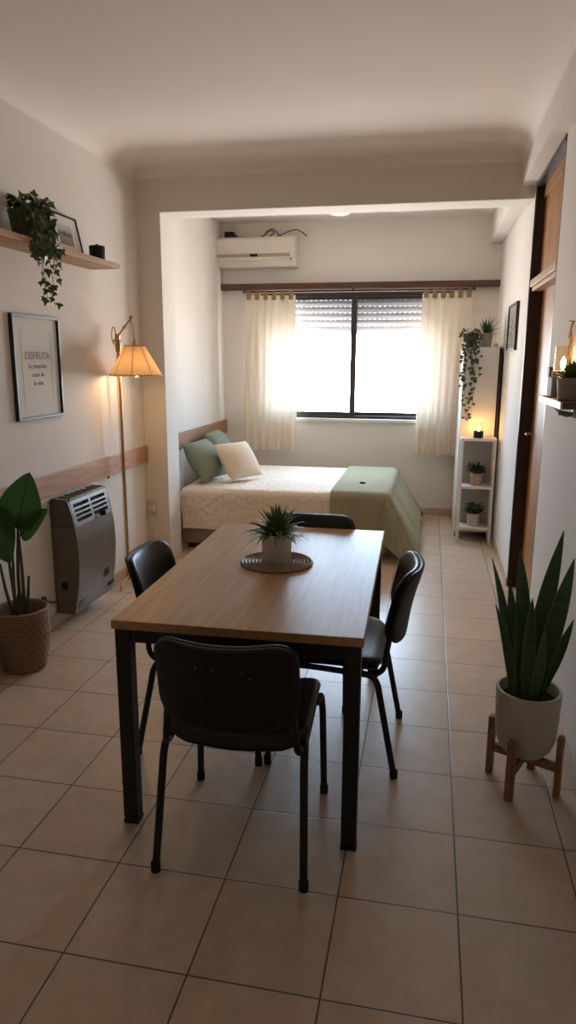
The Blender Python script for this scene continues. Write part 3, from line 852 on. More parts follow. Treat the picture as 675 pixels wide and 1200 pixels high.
SZ = 2.14
bm = B(); box2(bm, (XL, 2.75, SZ-.03), (XL+.20, 4.29, SZ), .002); o = obj('wall_shelf', bm, 'shelfwood', None, False)
tag(o, 'long oak wall shelf high on the left wall', 'shelf')

t = frame_on('photo_frame', 'small black-framed landscape photograph leaning on the high oak shelf', .325, .225, .010, .014, False)
facing(t, (XL+.045, 3.905, SZ+.1135), PI/2, math.radians(-12))
bm = B(); box2(bm, (-.085, -.0078, -.06), (.075, -.0072, .055)); obj('photograph', bm, 'photo', t, False)

t = thing('candle_jar', 'black lidded candle jar at the far end of the high oak shelf', 'candle', (XL+.10, 4.19, SZ))
bm = B(); lathe(bm, [(0, 0), (.044, 0), (.047, .004), (.047, .075), (.045, .078), (0, .078)], 28); obj('jar', bm, 'blackplastic', t)
bm = B(); lathe(bm, [(0, .078), (.048, .078), (.048, .09), (.044, .094), (.012, .095), (.008, .104), (0, .106)], 28); obj('lid', bm, 'blackplastic', t)

# ivy on the shelf
def vine(bm_s, bm_l, pts, n, size, R, out=V((1, 0, 0)), r=.002):
    path = smooth_path(pts, 8); tube(bm_s, path, [r, r*.6], 6)
    for i in range(n):
        f = (i+R.uniform(.1, .9))/n; p = path[min(len(path)-1, int(f*(len(path)-1)))]
        sd = V((R.uniform(-1, 1), R.uniform(-1, 1), R.uniform(-.3, .3)))
        q = p+sd.normalized()*size*R.uniform(.3, .8)
        tube(bm_s, [p, q], .0009, 4)
        d = V((R.uniform(-.5, .5), R.uniform(-.5, .5), R.uniform(-1.2, -.3)))
        ivy_leaf(bm_l, q, d, out+V((R.uniform(-.6, .6), R.uniform(-.6, .6), R.uniform(-.2, .7))), size*R.uniform(.7, 1.25))
t = thing('ivy_plant', 'trailing ivy in dark green pot on the high oak shelf', 'plant', (XL+.105, 3.405, SZ))
bm = B(); lathe(bm, [(0, 0), (.058, 0), (.064, .006), (.083, .13), (.087, .14), (.085, .145), (.078, .145), (.074, .12), (0, .12)], 32); obj('pot', bm, 'greenpot', t)
bm = B(); lathe(bm, [(0, .12), (.072, .12), (.074, .132), (0, .137)], 24); obj('soil', bm, 'soil', t)
R = random.Random(12); bs, bl = B(), B()
for i in range(70):
    a = R.uniform(0, 2*PI); e = R.random()**.6; o_ = V((math.cos(a), math.sin(a), 0))
    b = V((0, 0, .135))+o_*.05*e; p = b+o_*.065*e+V((0, 0, R.uniform(.01, .10)*(1-.4*e)))
    tube(bs, [b, p], .0012, 4)
    for q in range(2): ivy_leaf(bl, p, o_*R.uniform(.3, 1)+V((R.uniform(-.6, .6), R.uniform(-.6, .6), R.uniform(-.7, .5))), V((R.uniform(-.3, .9), -.6, .8)), R.uniform(.032, .05))
for i in range(7):
    y = -.115+.024*i; zz = R.uniform(-.02, -.10) if i not in (3, 5) else -.25
    vine(bs, bl, [(.05, y*.6, .145), (.085, y*.8, .15), (.11, y, .06), (.115, y*1.1+R.uniform(-.02, .02), -.02), (.11, y*1.2+R.uniform(-.03, .03), zz*.6-.02), (.12, y*1.2+R.uniform(-.02, .05), zz-.03)], 17 if i not in (3, 5) else 22, .038, R, V((.5, -.6, .3)))
for i in range(4):   # the far side of the pot is thick with leaves
    y = .035+.012*i
    vine(bs, bl, [(.03, .05, .145), (.05, y, .14), (.085, y+.01, .05), (.11, y+.01, -.01), (.115, y+.005, -.05)], 15, .038, R, V((.6, -.5, .4)))
vine(bs, bl, [(.06, .03, .145), (.10, .02, .10), (.115, -.04, -.03), (.12, -.07, -.14), (.115, -.02, -.24), (.12, .02, -.31)], 14, .042, R, V((.6, -.6, .3)))
obj('stems', bs, 'vinestem', t); obj('foliage', bl, 'leafivy', t, recalc=False)

# ================================================================== WALL HEATER
t = thing('wall_heater', 'grey-brown gas wall heater with silver louvred top under the dado rail', 'heater', (XL, 3.857, 0))
HY = .247
def hd(z):   # depth of the front at height z
    k = [(.075, .125), (.13, .137), (.25, .158), (.40, .170), (.52, .166), (.60, .155), (.68, .140), (.755, .118)]
    if z <= k[0][0]: return k[0][1]
    for (a, b), (c, d) in zip(k, k[1:]):
        if z <= c: return b+(d-b)*(z-a)/(c-a)
    return k[-1][1]
zs = [.075+(.605-.075)*i/20 for i in range(21)]
bm = B(); poly = [V((.012, -HY, .075))]+[V((hd(z), -HY, z)) for z in zs]+[V((.012, -HY, .605))]
prism(bm, poly, V((0, 2*HY, 0)))
bd = obj('body', bm, 'heater', t, auto=35)
zs2 = [.608+(.755-.608)*i/8 for i in range(9)]
for s in (-1, 1):
    bm = B(); y = -HY if s < 0 else HY-.022
    prism(bm, [V((.012, y, .608))]+[V((hd(z), y, z)) for z in zs2]+[V((.09, y, .77)), V((.012, y, .77))], V((0, .022, 0))); obj('top_cheek', bm, 'heaterside', t, auto=35)
bm = B(); prism(bm, [V((.012, -HY+.022, .608))]+[V((hd(z)-.022, -HY+.022, z)) for z in zs2]+[V((.012, -HY+.022, .755))], V((0, 2*HY-.044, 0))); obj('louver_backing', bm, 'void', t, False)
bm = B()
def hbar(z0, z1, y0, y1, th=.014):
    prism(bm, [V((hd(z0)-th, y0, z0)), V((hd(z0)+.002, y0, z0)), V((hd(z1)+.002, y0, z1)), V((hd(z1)-th, y0, z1))], V((0, y1-y0, 0)))
hbar(.606, .628, -HY+.02, HY-.02); hbar(.735, .757, -HY+.02, HY-.02)
for k in range(1, 4):
    zc = .628+.1075*k/4+.0; hbar(zc-.005, zc+.005, -HY+.02, HY-.02)
hbar(.606, .757, -.012, .012, .02); hbar(.606, .757, -HY+.018, -HY+.045, .02); hbar(.606, .757, HY-.045, HY-.018, .02)
obj('grille', bm, 'silver', t, auto=30)
bm = B()
for y0 in [-.23+.066*i for i in range(8)]: box(bm, (.065, y0, .766), (.085, .016, .010), .002)
box(bm, (.014+.005, 0, .766), (.012, 2*HY-.05, .012), .002); box(bm, (.112, 0, .762), (.014, 2*HY-.05, .012), .002)
obj('top_vent', bm, 'silver', t)
bm = B(); box2(bm, (.0, -HY+.01, .10), (.012, HY-.01, .75)); obj('back_plate', bm, 'heaterside', t)
def onfront(name, y, z, sy, sz, m, th=.004, par=bd, bev=.001):
    a = math.atan2(hd(z+.01)-hd(z-.01), .02)
    bm = B(); box(bm, (hd(z)+th*.2, y, z), (th, sy, sz), bev, Matrix.Rotation(a, 3, 'Y')); return obj(name, bm, m, par)
onfront('sight_window', .125, .235, .055, .045, 'void', .006)
onfront('window_bezel', .125, .235, .075, .062, 'heaterside', .004)
for dz in (0, .016): onfront('vent_slot', .205, .125+dz, .09, .007, 'void', .008)
onfront('rating_plate', -.16, .125, .12, .045, 'heaterside', .004)
onfront('plate_face', -.16, .125, .10, .03, 'heater', .006)
onfront('pressed_seam', 0, .36, 2*HY-.03, .003, 'heaterside', .003)
onfront('igniter_button', .03, .617, .03, .014, 'silver', .02, t)
bm = B(); tube(bm, [(hd(.62)-.002, .10, .622), (hd(.62)+.022, .10, .626)], [.017, .014], 16); box(bm, (hd(.62)+.024, .10, .626), (.012, .008, .03), .002); obj('control_knob', bm, 'blackplastic', t)
bm = B(); box2(bm, (.05, -HY-.004, .23), (.085, -HY+.001, .27), .001); obj('side_hatch', bm, 'void', t)

t = thing('gas_valve', 'small gas pipe with dark valve on left wall behind the wicker basket', 'pipe', (XL, 3.45, 0))
bm = B(); tube(bm, [(.0, -.06, .22), (.03, -.06, .22), (.03, -.02, .21), (.022, .04, .19), (.018, .10, .165), (.018, .15, .15)], .006, 10, 5); obj('pipe', bm, 'heaterside', t)
bm = B(); lathe(bm, [(0, 0), (.016, 0), (.018, .012), (.014, .035), (0, .037)], 16, (.035, -.02, .205)); obj('tap', bm, 'cable', t)
bm = B(); lathe(bm, [(0, 0), (.022, 0), (.02, .008), (0, .01)], 16); bmesh.ops.rotate(bm, cent=(0, 0, 0), matrix=Matrix.Rotation(PI/2, 3, 'Y'), verts=bm.verts); bmesh.ops.translate(bm, vec=(.0, -.06, .22), verts=bm.verts); obj('rosette', bm, 'outlet', t)

bm = B(); lathe(bm, [(0, 0), (.010, 0), (.010, .005), (.005, .008), (0, .008)], 12)
bmesh.ops.rotate(bm, cent=(0, 0, 0), matrix=Matrix.Rotation(PI/2, 3, 'Y'), verts=bm.verts)
o = obj('wall_screw', bm, 'cable', None, True, (XL+.0005, 4.393, .772)); tag(o, 'dark screw head on left wall just below the dado rail', 'screw')

# outlet with plug
t = thing('power_outlet', 'off-white wall socket with plug and cord in the corner behind the left chair', 'outlet', (-2.088, BY0-.0005, .43))
bm = B(); box(bm, (0, -.006, 0), (.075, .012, .115), .004); obj('plate', bm, 'outlet', t)
bm = B(); box(bm, (.008, -.03, -.005), (.04, .038, .05), .008); obj('plug', bm, 'outlet', t)
bm = B(); tube(bm, [(.008, -.04, -.03), (.010, -.045, -.09), (.022, -.035, -.17), (.028, -.03, -.225)], .0035, 8, 6); obj('cord', bm, 'outlet', t)
bm = B(); box(bm, (.03, -.03, -.255), (.04, .035, .065), .01); obj('inline_switch', bm, 'outlet', t)

# ================================================================== FLOOR LAMP
LX, LY = -2.045, 4.46
t = thing('floor_lamp', 'brass floor lamp with amber pleated shade hanging from an arm', 'lamp', (LX, LY, 0))
bm = B(); tube(bm, [(0, 0, .04), (0, 0, 1.62)], .0115, 12); lathe(bm, [(0, .03), (.02, .03), (.022, .05), (.014, .09), (0, .10)], 16); obj('pole', bm, 'brass', t)
for a, Lg in ((15, .17), (-80, .22), (62, .25)):
    d = V((math.cos(math.radians(a)), math.sin(math.radians(a)), 0)); bm = B()
    tube(bm, [V((0, 0, .048))+d*.012, V((0, 0, .052))+d*Lg*.35, V((0, 0, .05))+d*Lg*.75, V((0, 0, .034))+d*Lg*.95, V((0, 0, .008))+d*Lg], .0075, 10, 5); obj('leg', bm, 'brass', t)
bm = B(); lathe(bm, [(0, 1.60), (.016, 1.605), (.02, 1.63), (.02, 1.67), (.013, 1.70), (0, 1.705)], 16); box(bm, (0, 0, 1.70), (.03, .02, .05), .005); 
tube(bm, [(0, 0, 1.66), (-.025, 0, 1.655), (-.035, -.005, 1.68), (-.04, -.005, 1.72), (-.032, 0, 1.765), (-.018, 0, 1.755), (-.015, 0, 1.71), (-.025, 0, 1.68)], .004, 8, 5); obj('clamp', bm, 'brass', t)
SX, SY = .118, .0
bm = B(); tube(bm, [(-.03, 0, 1.675), (.02, 0, 1.73), (.10, 0, 1.825)], .0065, 10); lathe(bm, [(0, -.014), (.012, -.01), (.014, 0), (.012, .01), (0, .014)], 14, (.10, 0, 1.828)); tube(bm, [(.045, 0, 1.76), (.058, 0, 1.776)], .011, 10); obj('arm', bm, 'brass', t)
bm = B(); tube(bm, [(.10, 0, 1.815), (.113, 0, 1.76), (SX, SY, 1.70), (SX, SY, 1.66)], .003, 8, 4); tube(bm, [(.10, 0, 1.822), (.09, 0, 1.77), (.105, 0, 1.71), (SX, SY, 1.685)], .002, 8, 5); lathe(bm, [(0, 1.635), (.014, 1.637), (.012, 1.67), (.006, 1.69), (0, 1.692)], 14, (SX, SY, 0)); obj('cord', bm, 'brass', t)
# shade: 8 panels, scalloped lower edge
bm = B(); n = 96; rings = []
z0, z1, r0, r1 = 1.457, 1.648, .177, .066
for j in range(9):
    v = j/8; ring = []
    for k in range(n):
        a = 2*PI*k/n
        ph_ = (a/(2*PI)*8) % 1; pan = 1/ math.cos((ph_-.5)*PI/4)*math.cos(PI/8)
        rr = (r1+(r0-r1)*v)*(.6+.4*pan)*(1+.006*math.sin(a*48))
        zz = z1+(z0-z1)*v - (.007*abs(math.sin(a*16)) if j == 8 else 0)
        ring.append(bm.verts.new((SX+rr*math.cos(a+.25), SY+rr*math.sin(a+.25), zz)))
    rings.append(ring)
for a_, b_ in zip(rings, rings[1:]):
    for k in range(n): bm.faces.new((a_[k], a_[(k+1) % n], b_[(k+1) % n], b_[k]))
sh = obj('lamp_shade', bm, 'shade', t, auto=60)
bm = B()
for (rr, zz) in ((r1*.985, z1), (r0*.985, z0+.002)):
    tube(bm, [(SX+rr*math.cos(2*PI*k/48), SY+rr*math.sin(2*PI*k/48), zz) for k in range(49)], .0035, 6)
for k in range(8):
    a = .25+2*PI*k/8
    tube(bm, [(SX+r1*.985*math.cos(a), SY+r1*.985*math.sin(a), z1), (SX+r0*.99*math.cos(a), SY+r0*.99*math.sin(a), z0)], .0022, 6)
for k in range(3):
    a = 2*PI*k/3; tube(bm, [(SX, SY, z1+.0), (SX+r1*math.cos(a), SY+r1*math.sin(a), z1)], .002, 6)
obj('shade_trim', bm, 'shadetrim', sh)
bm = B(); lathe(bm, [(0, 1.445), (.018, 1.45), (.030, 1.475), (.028, 1.50), (.016, 1.535), (.013, 1.56), (0, 1.56)], 20, (SX, SY, 0)); obj('bulb', bm, 'bulbglass', t)
bm = B(); lathe(bm, [(0, 1.56), (.017, 1.56), (.017, 1.63), (0, 1.63)], 16, (SX, SY, 0)); obj('socket', bm, 'brass', t)
bm = B(); tube(bm, [(-.012, -.008, 1.60), (-.016, -.010, 1.2), (-.013, -.009, .7), (-.015, -.01, .3), (-.03, -.01, .02)], .002, 6, 8); obj('flex', bm, 'outlet', t)

# ================================================================== BASKET WITH BROAD-LEAF PLANT
t = thing('basket_plant', 'broad-leaved plant in tall brown wicker basket on the floor by the heater', 'plant', (-1.993, 3.045, 0))
bm = B(); prof = [(0, 0), (.100, 0), (.106, .006)]
for k in range(1, 34): 
    v = k/34; prof.append((.106+.028*math.sin(v*PI*.62)+(.005 if 18 < k < 23 else 0), .006+.305*v))
prof += [(.131, .313), (.136, .320), (.132, .327), (.123, .327), (.119, .315), (.112, .21), (0, .21)]
bk_i = [0]
lathe(bm, prof, 72, fn=lambda a, z: (1+.026*math.sin(a*24+ (0 if int(z/.009) % 2 else PI)) if .01 < z < .31 else 1))
obj('basket', bm, 'wicker', t, auto=80)
bm = B(); lathe(bm, [(0, .20), (.110, .20), (.114, .245), (0, .26)], 32); obj('soil', bm, 'soil', t)
def lpx(x, z, y=3.045): return V((x+1.993, y-3.045, z))
stems = [((-.00, 0, .26), (.0, .0, .50), lpx(-1.972, .76)), ((.02, .0, .26), (.03, -.01, .50), lpx(-1.972, .70)), ((-.02, .0, .26), (-.03, -.01, .45), lpx(-2.045, .66)), ((.03, 0, .26), (.045, 0, .38), lpx(-1.935, .495)), ((-.03, -.01, .26), (-.06, -.02, .40), lpx(-2.09, .55)), ((-.01, -.02, .26), (-.01, -.03, .40), lpx(-2.015, .60))]
for a_, b_, c_ in stems:
    bm = B(); tube(bm, [a_, b_, c_], [.011, .006], 10, 6); obj('stalk', bm, 'stem', t)
bm = B(); lathe(bm, [(0, .25), (.028, .25), (.024, .34), (.012, .40), (0, .40)], 12); obj('stalk', bm, 'stem', t)
def bigleaf(base, tip, nrm, w, droop=.06, fold=.12):
    bm = B(); leaf(bm, base, tip, nrm, w, 'ovate', droop, fold, 16)
    base, tip = V(base), V(tip)
    up = V(nrm).normalized(); pts = [base+(tip-base)*k/8-up*(droop*(tip-base).length*(k/8)**2)+up*.001 for k in range(9)]
    tube(bm, pts, [.004, .001], 6); o = obj('leaf', bm, 'leafbig', t, recalc=False, auto=180); return o
bigleaf(lpx(-1.978, .742, 3.04), lpx(-1.862, 1.03, 3.00), (.25, -1, .1), .215, .03, .10)
bigleaf(lpx(-1.975, .70, 3.06), lpx(-1.80, .85, 3.03), (-.35, -.9, .35), .135, .03)
bigleaf(lpx(-2.10, .86, 2.99), lpx(-1.975, .585, 2.95), (.3, -1, .2), .20, .06)

# ================================================================== SNAKE PLANT ON STAND
SP = (.408, 2.492)
t = thing('plant_stand', 'brown wooden four-legged plant stand holding the snake plant pot', 'stand', (SP[0], SP[1], 0), math.radians(-10))
zc = .135
# two crossed bars at 45 degrees and four posts
legs = [(.302, 2.55), (.356, 2.39), (.511, 2.448), (.455, 2.60)]
rzi = Matrix.Rotation(math.radians(10), 3, 'Z')
LA = [rzi @ V((x-SP[0], y-SP[1], 0)) for x, y in legs]
LA = [v.normalized()*.128 for v in LA]
for i in (0, 1):
    d = (LA[i]-LA[i+2]); a = math.atan2(d.y, d.x); bm = B()
    box(bm, (0, 0, .118 if i else .1178), (.235, .022, .032), .002, Matrix.Rotation(a, 3, 'Z')); obj('cross_bar', bm, 'standwood', t, False)
for v in LA:
    a = math.atan2(v.y, v.x); bm = B(); box(bm, (v.x, v.y, .12), (.022, .03, .24), .003, Matrix.Rotation(a, 3, 'Z')); obj('leg', bm, 'standwood', t, False)
t = thing('snake_plant', 'tall snake plant in rounded beige pot on the wooden stand', 'plant', (SP[0], SP[1], .1345))
PR = .116; PH = .262
bm = B(); lathe(bm, [(0, 0), (.045, .0), (.072, .010), (.094, .035), (.107, .075), (.112, .14), (PR, PH-.004), (PR-.002, PH), (PR-.010, PH), (PR-.012, PH-.006), (.102, .15), (0, .15)], 56); obj('pot', bm, 'stone', t)
bm = B(); lathe(bm, [(0, .15), (.100, .15), (.103, .215), (0, .225)], 32); obj('soil', bm, 'soil', t)
def snake_leaf(base, tip, w, face, bendv=(0, 0, 0), twist=.5):
    base, tip = V(base), V(tip); bm = B(); n = 18; prev = None
    f0 = math.atan2(V(face).y, V(face).x)
    for k in range(n+1):
        s = k/n; c = base.lerp(tip, s)+V(bendv)*math.sin(s*PI)
        ww = w/2*((.5+.5*min(1, s*2.2)) if s < .5 else 1)*(1 if s < .5 else max(0, 1-((s-.5)/.5)**2.0))+.0008
        a = f0+twist*(s-.5); sd = V((-math.sin(a), math.cos(a), 0)); nn = V((math.cos(a), math.sin(a), 0))
        cup = ww*.35; th = .0035*(1-s*.8)
        ring = [c+sd*ww+nn*cup, c+sd*ww*.86+nn*(cup*.72+th*.6), c+nn*th, c-sd*ww*.86+nn*(cup*.72+th*.6), c-sd*ww+nn*cup, c-sd*ww*.86+nn*(cup*.72-th*.6), c-nn*th, c+sd*ww*.86+nn*(cup*.72-th*.6)]
        ring = [bm.verts.new(p) for p in ring]
        if prev:
            for i in range(8):
                fc = bm.faces.new((prev[i], prev[(i+1) % 8], ring[(i+1) % 8], ring[i]))
                fc.material_index = 1 if i in (0, 3, 4, 7) else 0
        else: bm.faces.new(ring[::-1])
        prev = ring
    bm.faces.new(prev); obj('leaf', bm, ['leafsnake', 'leafedge'], t, auto=80)
def sp(x, z, y=2.492): return V((x-SP[0], y-SP[1], z-.1345))
snake_leaf(sp(.415, .345, 2.50), sp(.482, .99, 2.51), .062, (-.3, -1), (-.012, 0, 0))
snake_leaf(sp(.375, .345, 2.48), sp(.333, .93, 2.46), .058, (.15, -1), (.010, 0, 0), .3)
snake_leaf(sp(.355, .345, 2.52), sp(.250, .868, 2.54), .040, (.5, -1), (.012, 0, 0), .6)
snake_leaf(sp(.350, .345, 2.47), sp(.263, .725, 2.45), .040, (.6, -1), (.012, 0, 0), .5)
snake_leaf(sp(.435, .345, 2.48), sp(.515, .905, 2.46), .064, (-.5, -1), (-.004, 0, 0), .5)
snake_leaf(sp(.445, .345, 2.50), sp(.538, .672, 2.49), .040, (-.4, -1), (0, 0, 0), .4)
snake_leaf(sp(.392, .345, 2.45), sp(.385, .76, 2.44), .046, (-.1, -1), (0, 0, 0), .5)
snake_leaf(sp(.410, .345, 2.44), sp(.430, .66, 2.42), .040, (.2, -1), (.005, 0, 0), .4)
snake_leaf(sp(.37, .345, 2.54), sp(.318, .79, 2.56), .046, (.3, -1), (0, 0, 0), .4)
snake_leaf(sp(.43, .345, 2.54), sp(.455, .77, 2.56), .050, (-.2, -1), (0, 0, 0), .6)

# ================================================================== RIGHT WALL SHELF
RZ = 1.417
RX0 = .475
t = thing('corner_shelf', 'small white-edged wooden shelf on right wall near the door', 'shelf', (XR, 3.0, RZ))
bm = B(); box2(bm, (RX0-XR+.008, -.25, -.026), (-.001, .28, 0), .002); obj('board', bm, 'rust', t, False)
bm = B(); box2(bm, (RX0-XR, -.25, -.027), (RX0-XR+.008, .28, .001), .001); obj('edge_band', bm, 'whitepaint', t, False)
for y in (.13,):
    bm = B(); box2(bm, (-.014, y-.012, -.085), (-.001, y+.012, -.027), .002); tube(bm, [(-.012, y, -.072), (-.05, y, -.068), (-.088, y, -.04), (-.095, y, -.028)], .006, 8, 5)
    br = obj('bracket', bm, 'whitepaint', t)
    bm = B()
    for k in range(7): tube(bm, [(-.018-.008*k+.010*math.cos(q*PI/4)*0, y+.009*math.cos(q*PI/4), -.071+.009*math.sin(q*PI/4)+k*.0012) for q in range(9)], .0032, 6)
    tube(bm, [(-.02, y+.008, -.075), (-.03, y+.03, -.082), (-.055, y+.045, -.070), (-.07, y+.05, -.055)], .003, 6, 5)
    obj('twine_wrap', bm, 'twine', br)
potted('potted_grass', 'short grassy plant in square-sided taupe pot on the right wall shelf', (.534, 2.90, RZ+.0012), .053, .046, .085, 'greystone', 'leaffern', arching(.085, 170, .006, 9, 15, 88, .5))
def candle_light(name, label, loc, r, hb, hg, basemat, power):
    t = thing(name, label, 'candle', loc)
    bm = B(); lathe(bm, [(0, 0), (r*.95, 0), (r, .003), (r, hb), (r*.9, hb+.002), (0, hb+.002)], 28); obj('base', bm, basemat, t)
    bm = B(); lathe(bm, [(r*.86, hb+.002), (r*.92, hb+.01), (r*.92, hb+hg-.004), (r*.90, hb+hg), (r*.84, hb+hg), (r*.82, hb+hg-.004), (r*.82, hb+.01), (r*.80, hb+.0025)], 32); obj('glass_cylinder', bm, 'jarglass', t)
    bm = B(); f = min(hg*.55, .046); lathe(bm, [(0, hb+.004), (r*.12, hb+.01), (r*.28, hb+.014+f*.35), (r*.22, hb+.014+f*.6), (r*.08, hb+.014+f*.9), (0, hb+.014+f)], 14); obj('flame_bulb', bm, 'flame', t)
    return t
candle_light('candle_lantern', 'lit glass candle lantern behind the grass pot on right wall shelf', (.545, 3.17, RZ+.0012), .042, .105, .105, 'greystone', .8)
# twine hanging over the lantern
t = thing('twine_loop', 'knotted jute twine hanging on right wall above the candle lantern', 'twine', (XR, 3.33, 1.70))
bm = B()
tube(bm, [(-.004, 0, .035), (-.012, .008, .0), (-.006, -.008, -.05), (-.014, .004, -.10), (-.010, -.004, -.145)], .004, 8, 6)
tube(bm, [(-.004, 0, .035), (-.016, -.010, -.01), (-.010, .010, -.055), (-.018, -.004, -.10), (-.012, .006, -.135)], .0035, 8, 6)
lathe(bm, [(0, -.012), (.009, -.006), (.010, .004), (0, .012)], 10, (-.012, 0, -.03)); obj('strands', bm, 'twine', t)
bm = B(); tube(bm, [(.004, 0, .035), (-.02, 0, .035), (-.022, 0, .042)], .002, 8); obj('nail', bm, 'cable', t)
bm = B(); box2(bm, (XR-.016, 3.80, 1.485), (XR, 3.87, 1.535), .003); o = obj('wall_block', bm, 'rust'); tag(o, 'small reddish brown wooden block on right wall beside the door recess', 'block')

# ================================================================== ALCOVE RIGHT: picture, cabinet, board, shelving unit
t = frame_on('picture_frame', 'slim black picture frame on alcove right wall past the door', .56, .345, .014, .02)
facing(t, (XR-.001, 5.72, 1.81), -PI/2)
bm = B(); box2(bm, (-.21, -.0078, -.12), (.21, -.0072, .12)); obj('print', bm, 'paper2', t, False)

t = thing('tall_cabinet', 'tall plain white cabinet in the far right corner behind the shelving unit', 'cabinet', (.42, 6.675, 0))
CW, CD, CH = .295, .74, 1.672
bm = B(); box2(bm, (-CW/2, -CD/2+.018, .05), (CW/2, CD/2, CH), .003); obj('carcass', bm, 'whitelacq', t, False)
bm = B(); box2(bm, (-CW/2+.002, -CD/2, .055), (CW/2-.002, -CD/2+.017, CH-.003), .002); dr = obj('door', bm, 'whitelacq', t, False)
for sx in (-1, 1):
    for sy in (-1, 1):
        bm = B(); box2(bm, (sx*(CW/2-.02)-.014, sy*(CD/2-.04)-.014, 0), (sx*(CW/2-.02)+.014, sy*(CD/2-.04)+.014, .05), .002); obj('foot', bm, 'cable', t, False)
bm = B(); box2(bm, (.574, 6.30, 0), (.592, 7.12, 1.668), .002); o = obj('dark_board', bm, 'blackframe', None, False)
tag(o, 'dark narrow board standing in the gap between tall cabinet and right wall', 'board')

t = thing('shelving_unit', 'small white open shelving unit with two tiers in front of tall cabinet', 'shelf', (.43, 6.195, 0))
SW, SD, SH = .29, .18, .915; p = .022
for sx in (-1, 1):
    for sy in (-1, 1):
        bm = B(); box2(bm, (sx*(SW/2-p/2)-p/2, sy*(SD/2-p/2)-p/2, 0), (sx*(SW/2-p/2)+p/2, sy*(SD/2-p/2)+p/2, SH-.022), .002); obj('post', bm, 'whitepaint', t, False)
bm = B(); box2(bm, (-SW/2-.002, -SD/2-.002, SH-.022), (SW/2+.002, SD/2+.002, SH), .002); obj('top', bm, 'whitepaint', t, False)
for z in (.145, .505):
    bm = B(); box2(bm, (-SW/2+p, -SD/2+.002, z-.025), (SW/2-p, SD/2-.002, z), .002); obj('shelf_board', bm, 'whitepaint', t, False)
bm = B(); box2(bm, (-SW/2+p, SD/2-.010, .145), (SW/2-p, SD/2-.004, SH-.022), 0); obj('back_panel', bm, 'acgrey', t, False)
gp = 'small plants on the white shelving unit'
potted('shelf_plant', 'small leafy plant in rattan pot on upper tier of shelving unit', (.43, 6.18, .5055), .054, .046, .108, 'rattan', 'leafdark', leafy(.095, .058, 60, .040, 3), gp)
potted('shelf_plant', 'small leafy plant in pale beige pot on lowest tier of shelving unit', (.425, 6.18, .1455), .056, .048, .112, 'stone', 'leafdark', leafy(.11, .058, 60, .038, 5), gp)
candle_light('candle_lamp', 'lit glass candle with black base on top of white shelving unit', (.425, 6.17, SH+.0005), .041, .058, .075, 'blackplastic', 1.0)

# on top of cabinet
potted('spiky_plant', 'spiky-leaved plant in taupe pot on top of the tall cabinet', (.455, 6.46, CH+.0005), .062, .05, .118, 'greystone', 'leafdark', arching(.165, 46, .014, 21, 4, 78, .45))
t = thing('trailing_vine', 'long trailing vine in dark glossy pot hanging down the cabinet front', 'plant', (.330, 6.40, CH+.0005))
bm = B(); lathe(bm, [(0, 0), (.036, 0), (.042, .01), (.052, .07), (.048, .10), (.044, .10), (.046, .07), (0, .07)], 28); obj('pot', bm, 'bluepot', t)
R = random.Random(31); bs, bl = B(), B()
for i in range(46):
    a = R.uniform(0, 2*PI); o_ = V((math.cos(a), math.sin(a), 0)); b = V((0, 0, .07)); p = b+o_*R.uniform(.03, .085)+V((0, 0, R.uniform(0, .09)))
    tube(bs, [b, p], .001, 4); ivy_leaf(bl, p, o_+V((0, 0, R.uniform(-.8, .3))), V((0, -.7, .7)), R.uniform(.03, .045))
for i in range(9):
    x = -.075+.017*i+R.uniform(-.006, .006); zl = [-.30, -.52, -.45, -.62, -.50, -.66, -.60, -.45, -.28][i]
    vine(bs, bl, [(x*.3, -.02, .085), (x*.6, -.06, .11), (x*.8, -.125, .06), (x, -.145, -.05), (x+R.uniform(-.02, .02), -.142, zl*.5), (x+R.uniform(-.02, .02), -.140, zl)], int(10+abs(zl)*26), .034, R, V((0, -1, .2)), .0015)
obj('stems', bs, 'vinestem', t); obj('foliage', bl, 'leafvine', t, recalc=False)
bm = B(); lathe(bm, [(0, 0), (.016, 0), (.018, .004), (.018, .03), (.012, .034), (0, .034)], 16); o = obj('tealight_cup', bm, 'stone', None, True, (.535, 6.36, CH+.0005)); tag(o, 'tiny beige cup beside the spiky plant on the cabinet', 'cup')

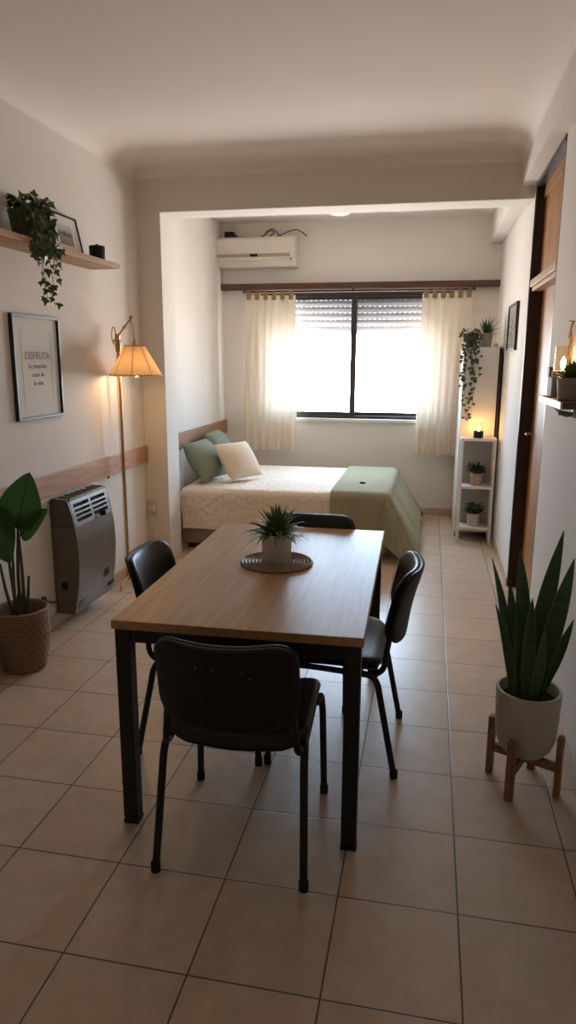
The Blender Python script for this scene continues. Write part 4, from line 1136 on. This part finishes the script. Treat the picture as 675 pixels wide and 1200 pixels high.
# ================================================================== LIGHT
w = bpy.data.worlds.new('World'); scene.world = w; w.use_nodes = True
bg = w.node_tree.nodes['Background']; bg.inputs[1].default_value = 1.0
wn = w.node_tree.nodes; wl = w.node_tree.links
tc = wn.new('ShaderNodeTexCoord'); sx = wn.new('ShaderNodeSeparateXYZ'); wl.new(tc.outputs['Generated'], sx.inputs[0])
mr = wn.new('ShaderNodeMapRange'); mr.inputs[1].default_value = -0.06; mr.inputs[2].default_value = 0.06; wl.new(sx.outputs[2], mr.inputs[0])
mx = wn.new('ShaderNodeMix'); mx.data_type = 'RGBA'; wl.new(mr.outputs[0], mx.inputs[0])
mx.inputs[6].default_value = (34, 32.5, 31, 1)      # sunlit ground and street below the horizon
mx.inputs[7].default_value = (15.5, 21.5, 28.5, 1)        # bright sky
wl.new(mx.outputs[2], bg.inputs[0])
l = bpy.data.lights.new('window_portal', 'AREA'); l.shape = 'RECTANGLE'; l.size = WX1-WX0; l.size_y = WZ1-WZ0; l.cycles.is_portal = True
lo = bpy.data.objects.new('window_portal', l); COL.objects.link(lo); lo.location = ((WX0+WX1)/2, YB+.22, (WZ0+WZ1)/2); lo.rotation_euler = (PI/2, 0, PI)
lo.rotation_euler = Euler((-PI/2, 0, 0))
scene.cycles.max_bounces = 14; scene.cycles.diffuse_bounces = 8; scene.cycles.transparent_max_bounces = 16
scene.cycles.sample_clamp_indirect = 8.0

# ================================================================== CAMERA
F_PX, PITCH, YAW, ROLL, HC = 818.99, 0.216358, 0.196503, -0.0047145, 1.571
cy_, sy_, cp, sp_, cr, sr = math.cos(YAW), math.sin(YAW), math.cos(PITCH), math.sin(PITCH), math.cos(ROLL), math.sin(ROLL)
fwd = V((-sy_*cp, cy_*cp, -sp_)); rt = V((cy_, sy_, 0)); dn = fwd.cross(rt)
r_, d_ = cr*rt+sr*dn, -sr*rt+cr*dn
cam = bpy.data.cameras.new('camera'); co = bpy.data.objects.new('camera', cam); COL.objects.link(co)
m3 = Matrix((r_, -d_, -fwd)).transposed(); co.matrix_world = Matrix.Translation((0, 0, HC)) @ m3.to_4x4()
cam.sensor_fit = 'VERTICAL'; cam.sensor_height = 24.0; cam.lens = F_PX/1200*24.0; cam.clip_start = .02
scene.camera = co
scene.view_settings.view_transform = 'Standard'; scene.view_settings.look = 'None'
scene.view_settings.gamma = 1.0; scene.view_settings.use_curve_mapping = False
scene.view_settings.exposure = 0.02
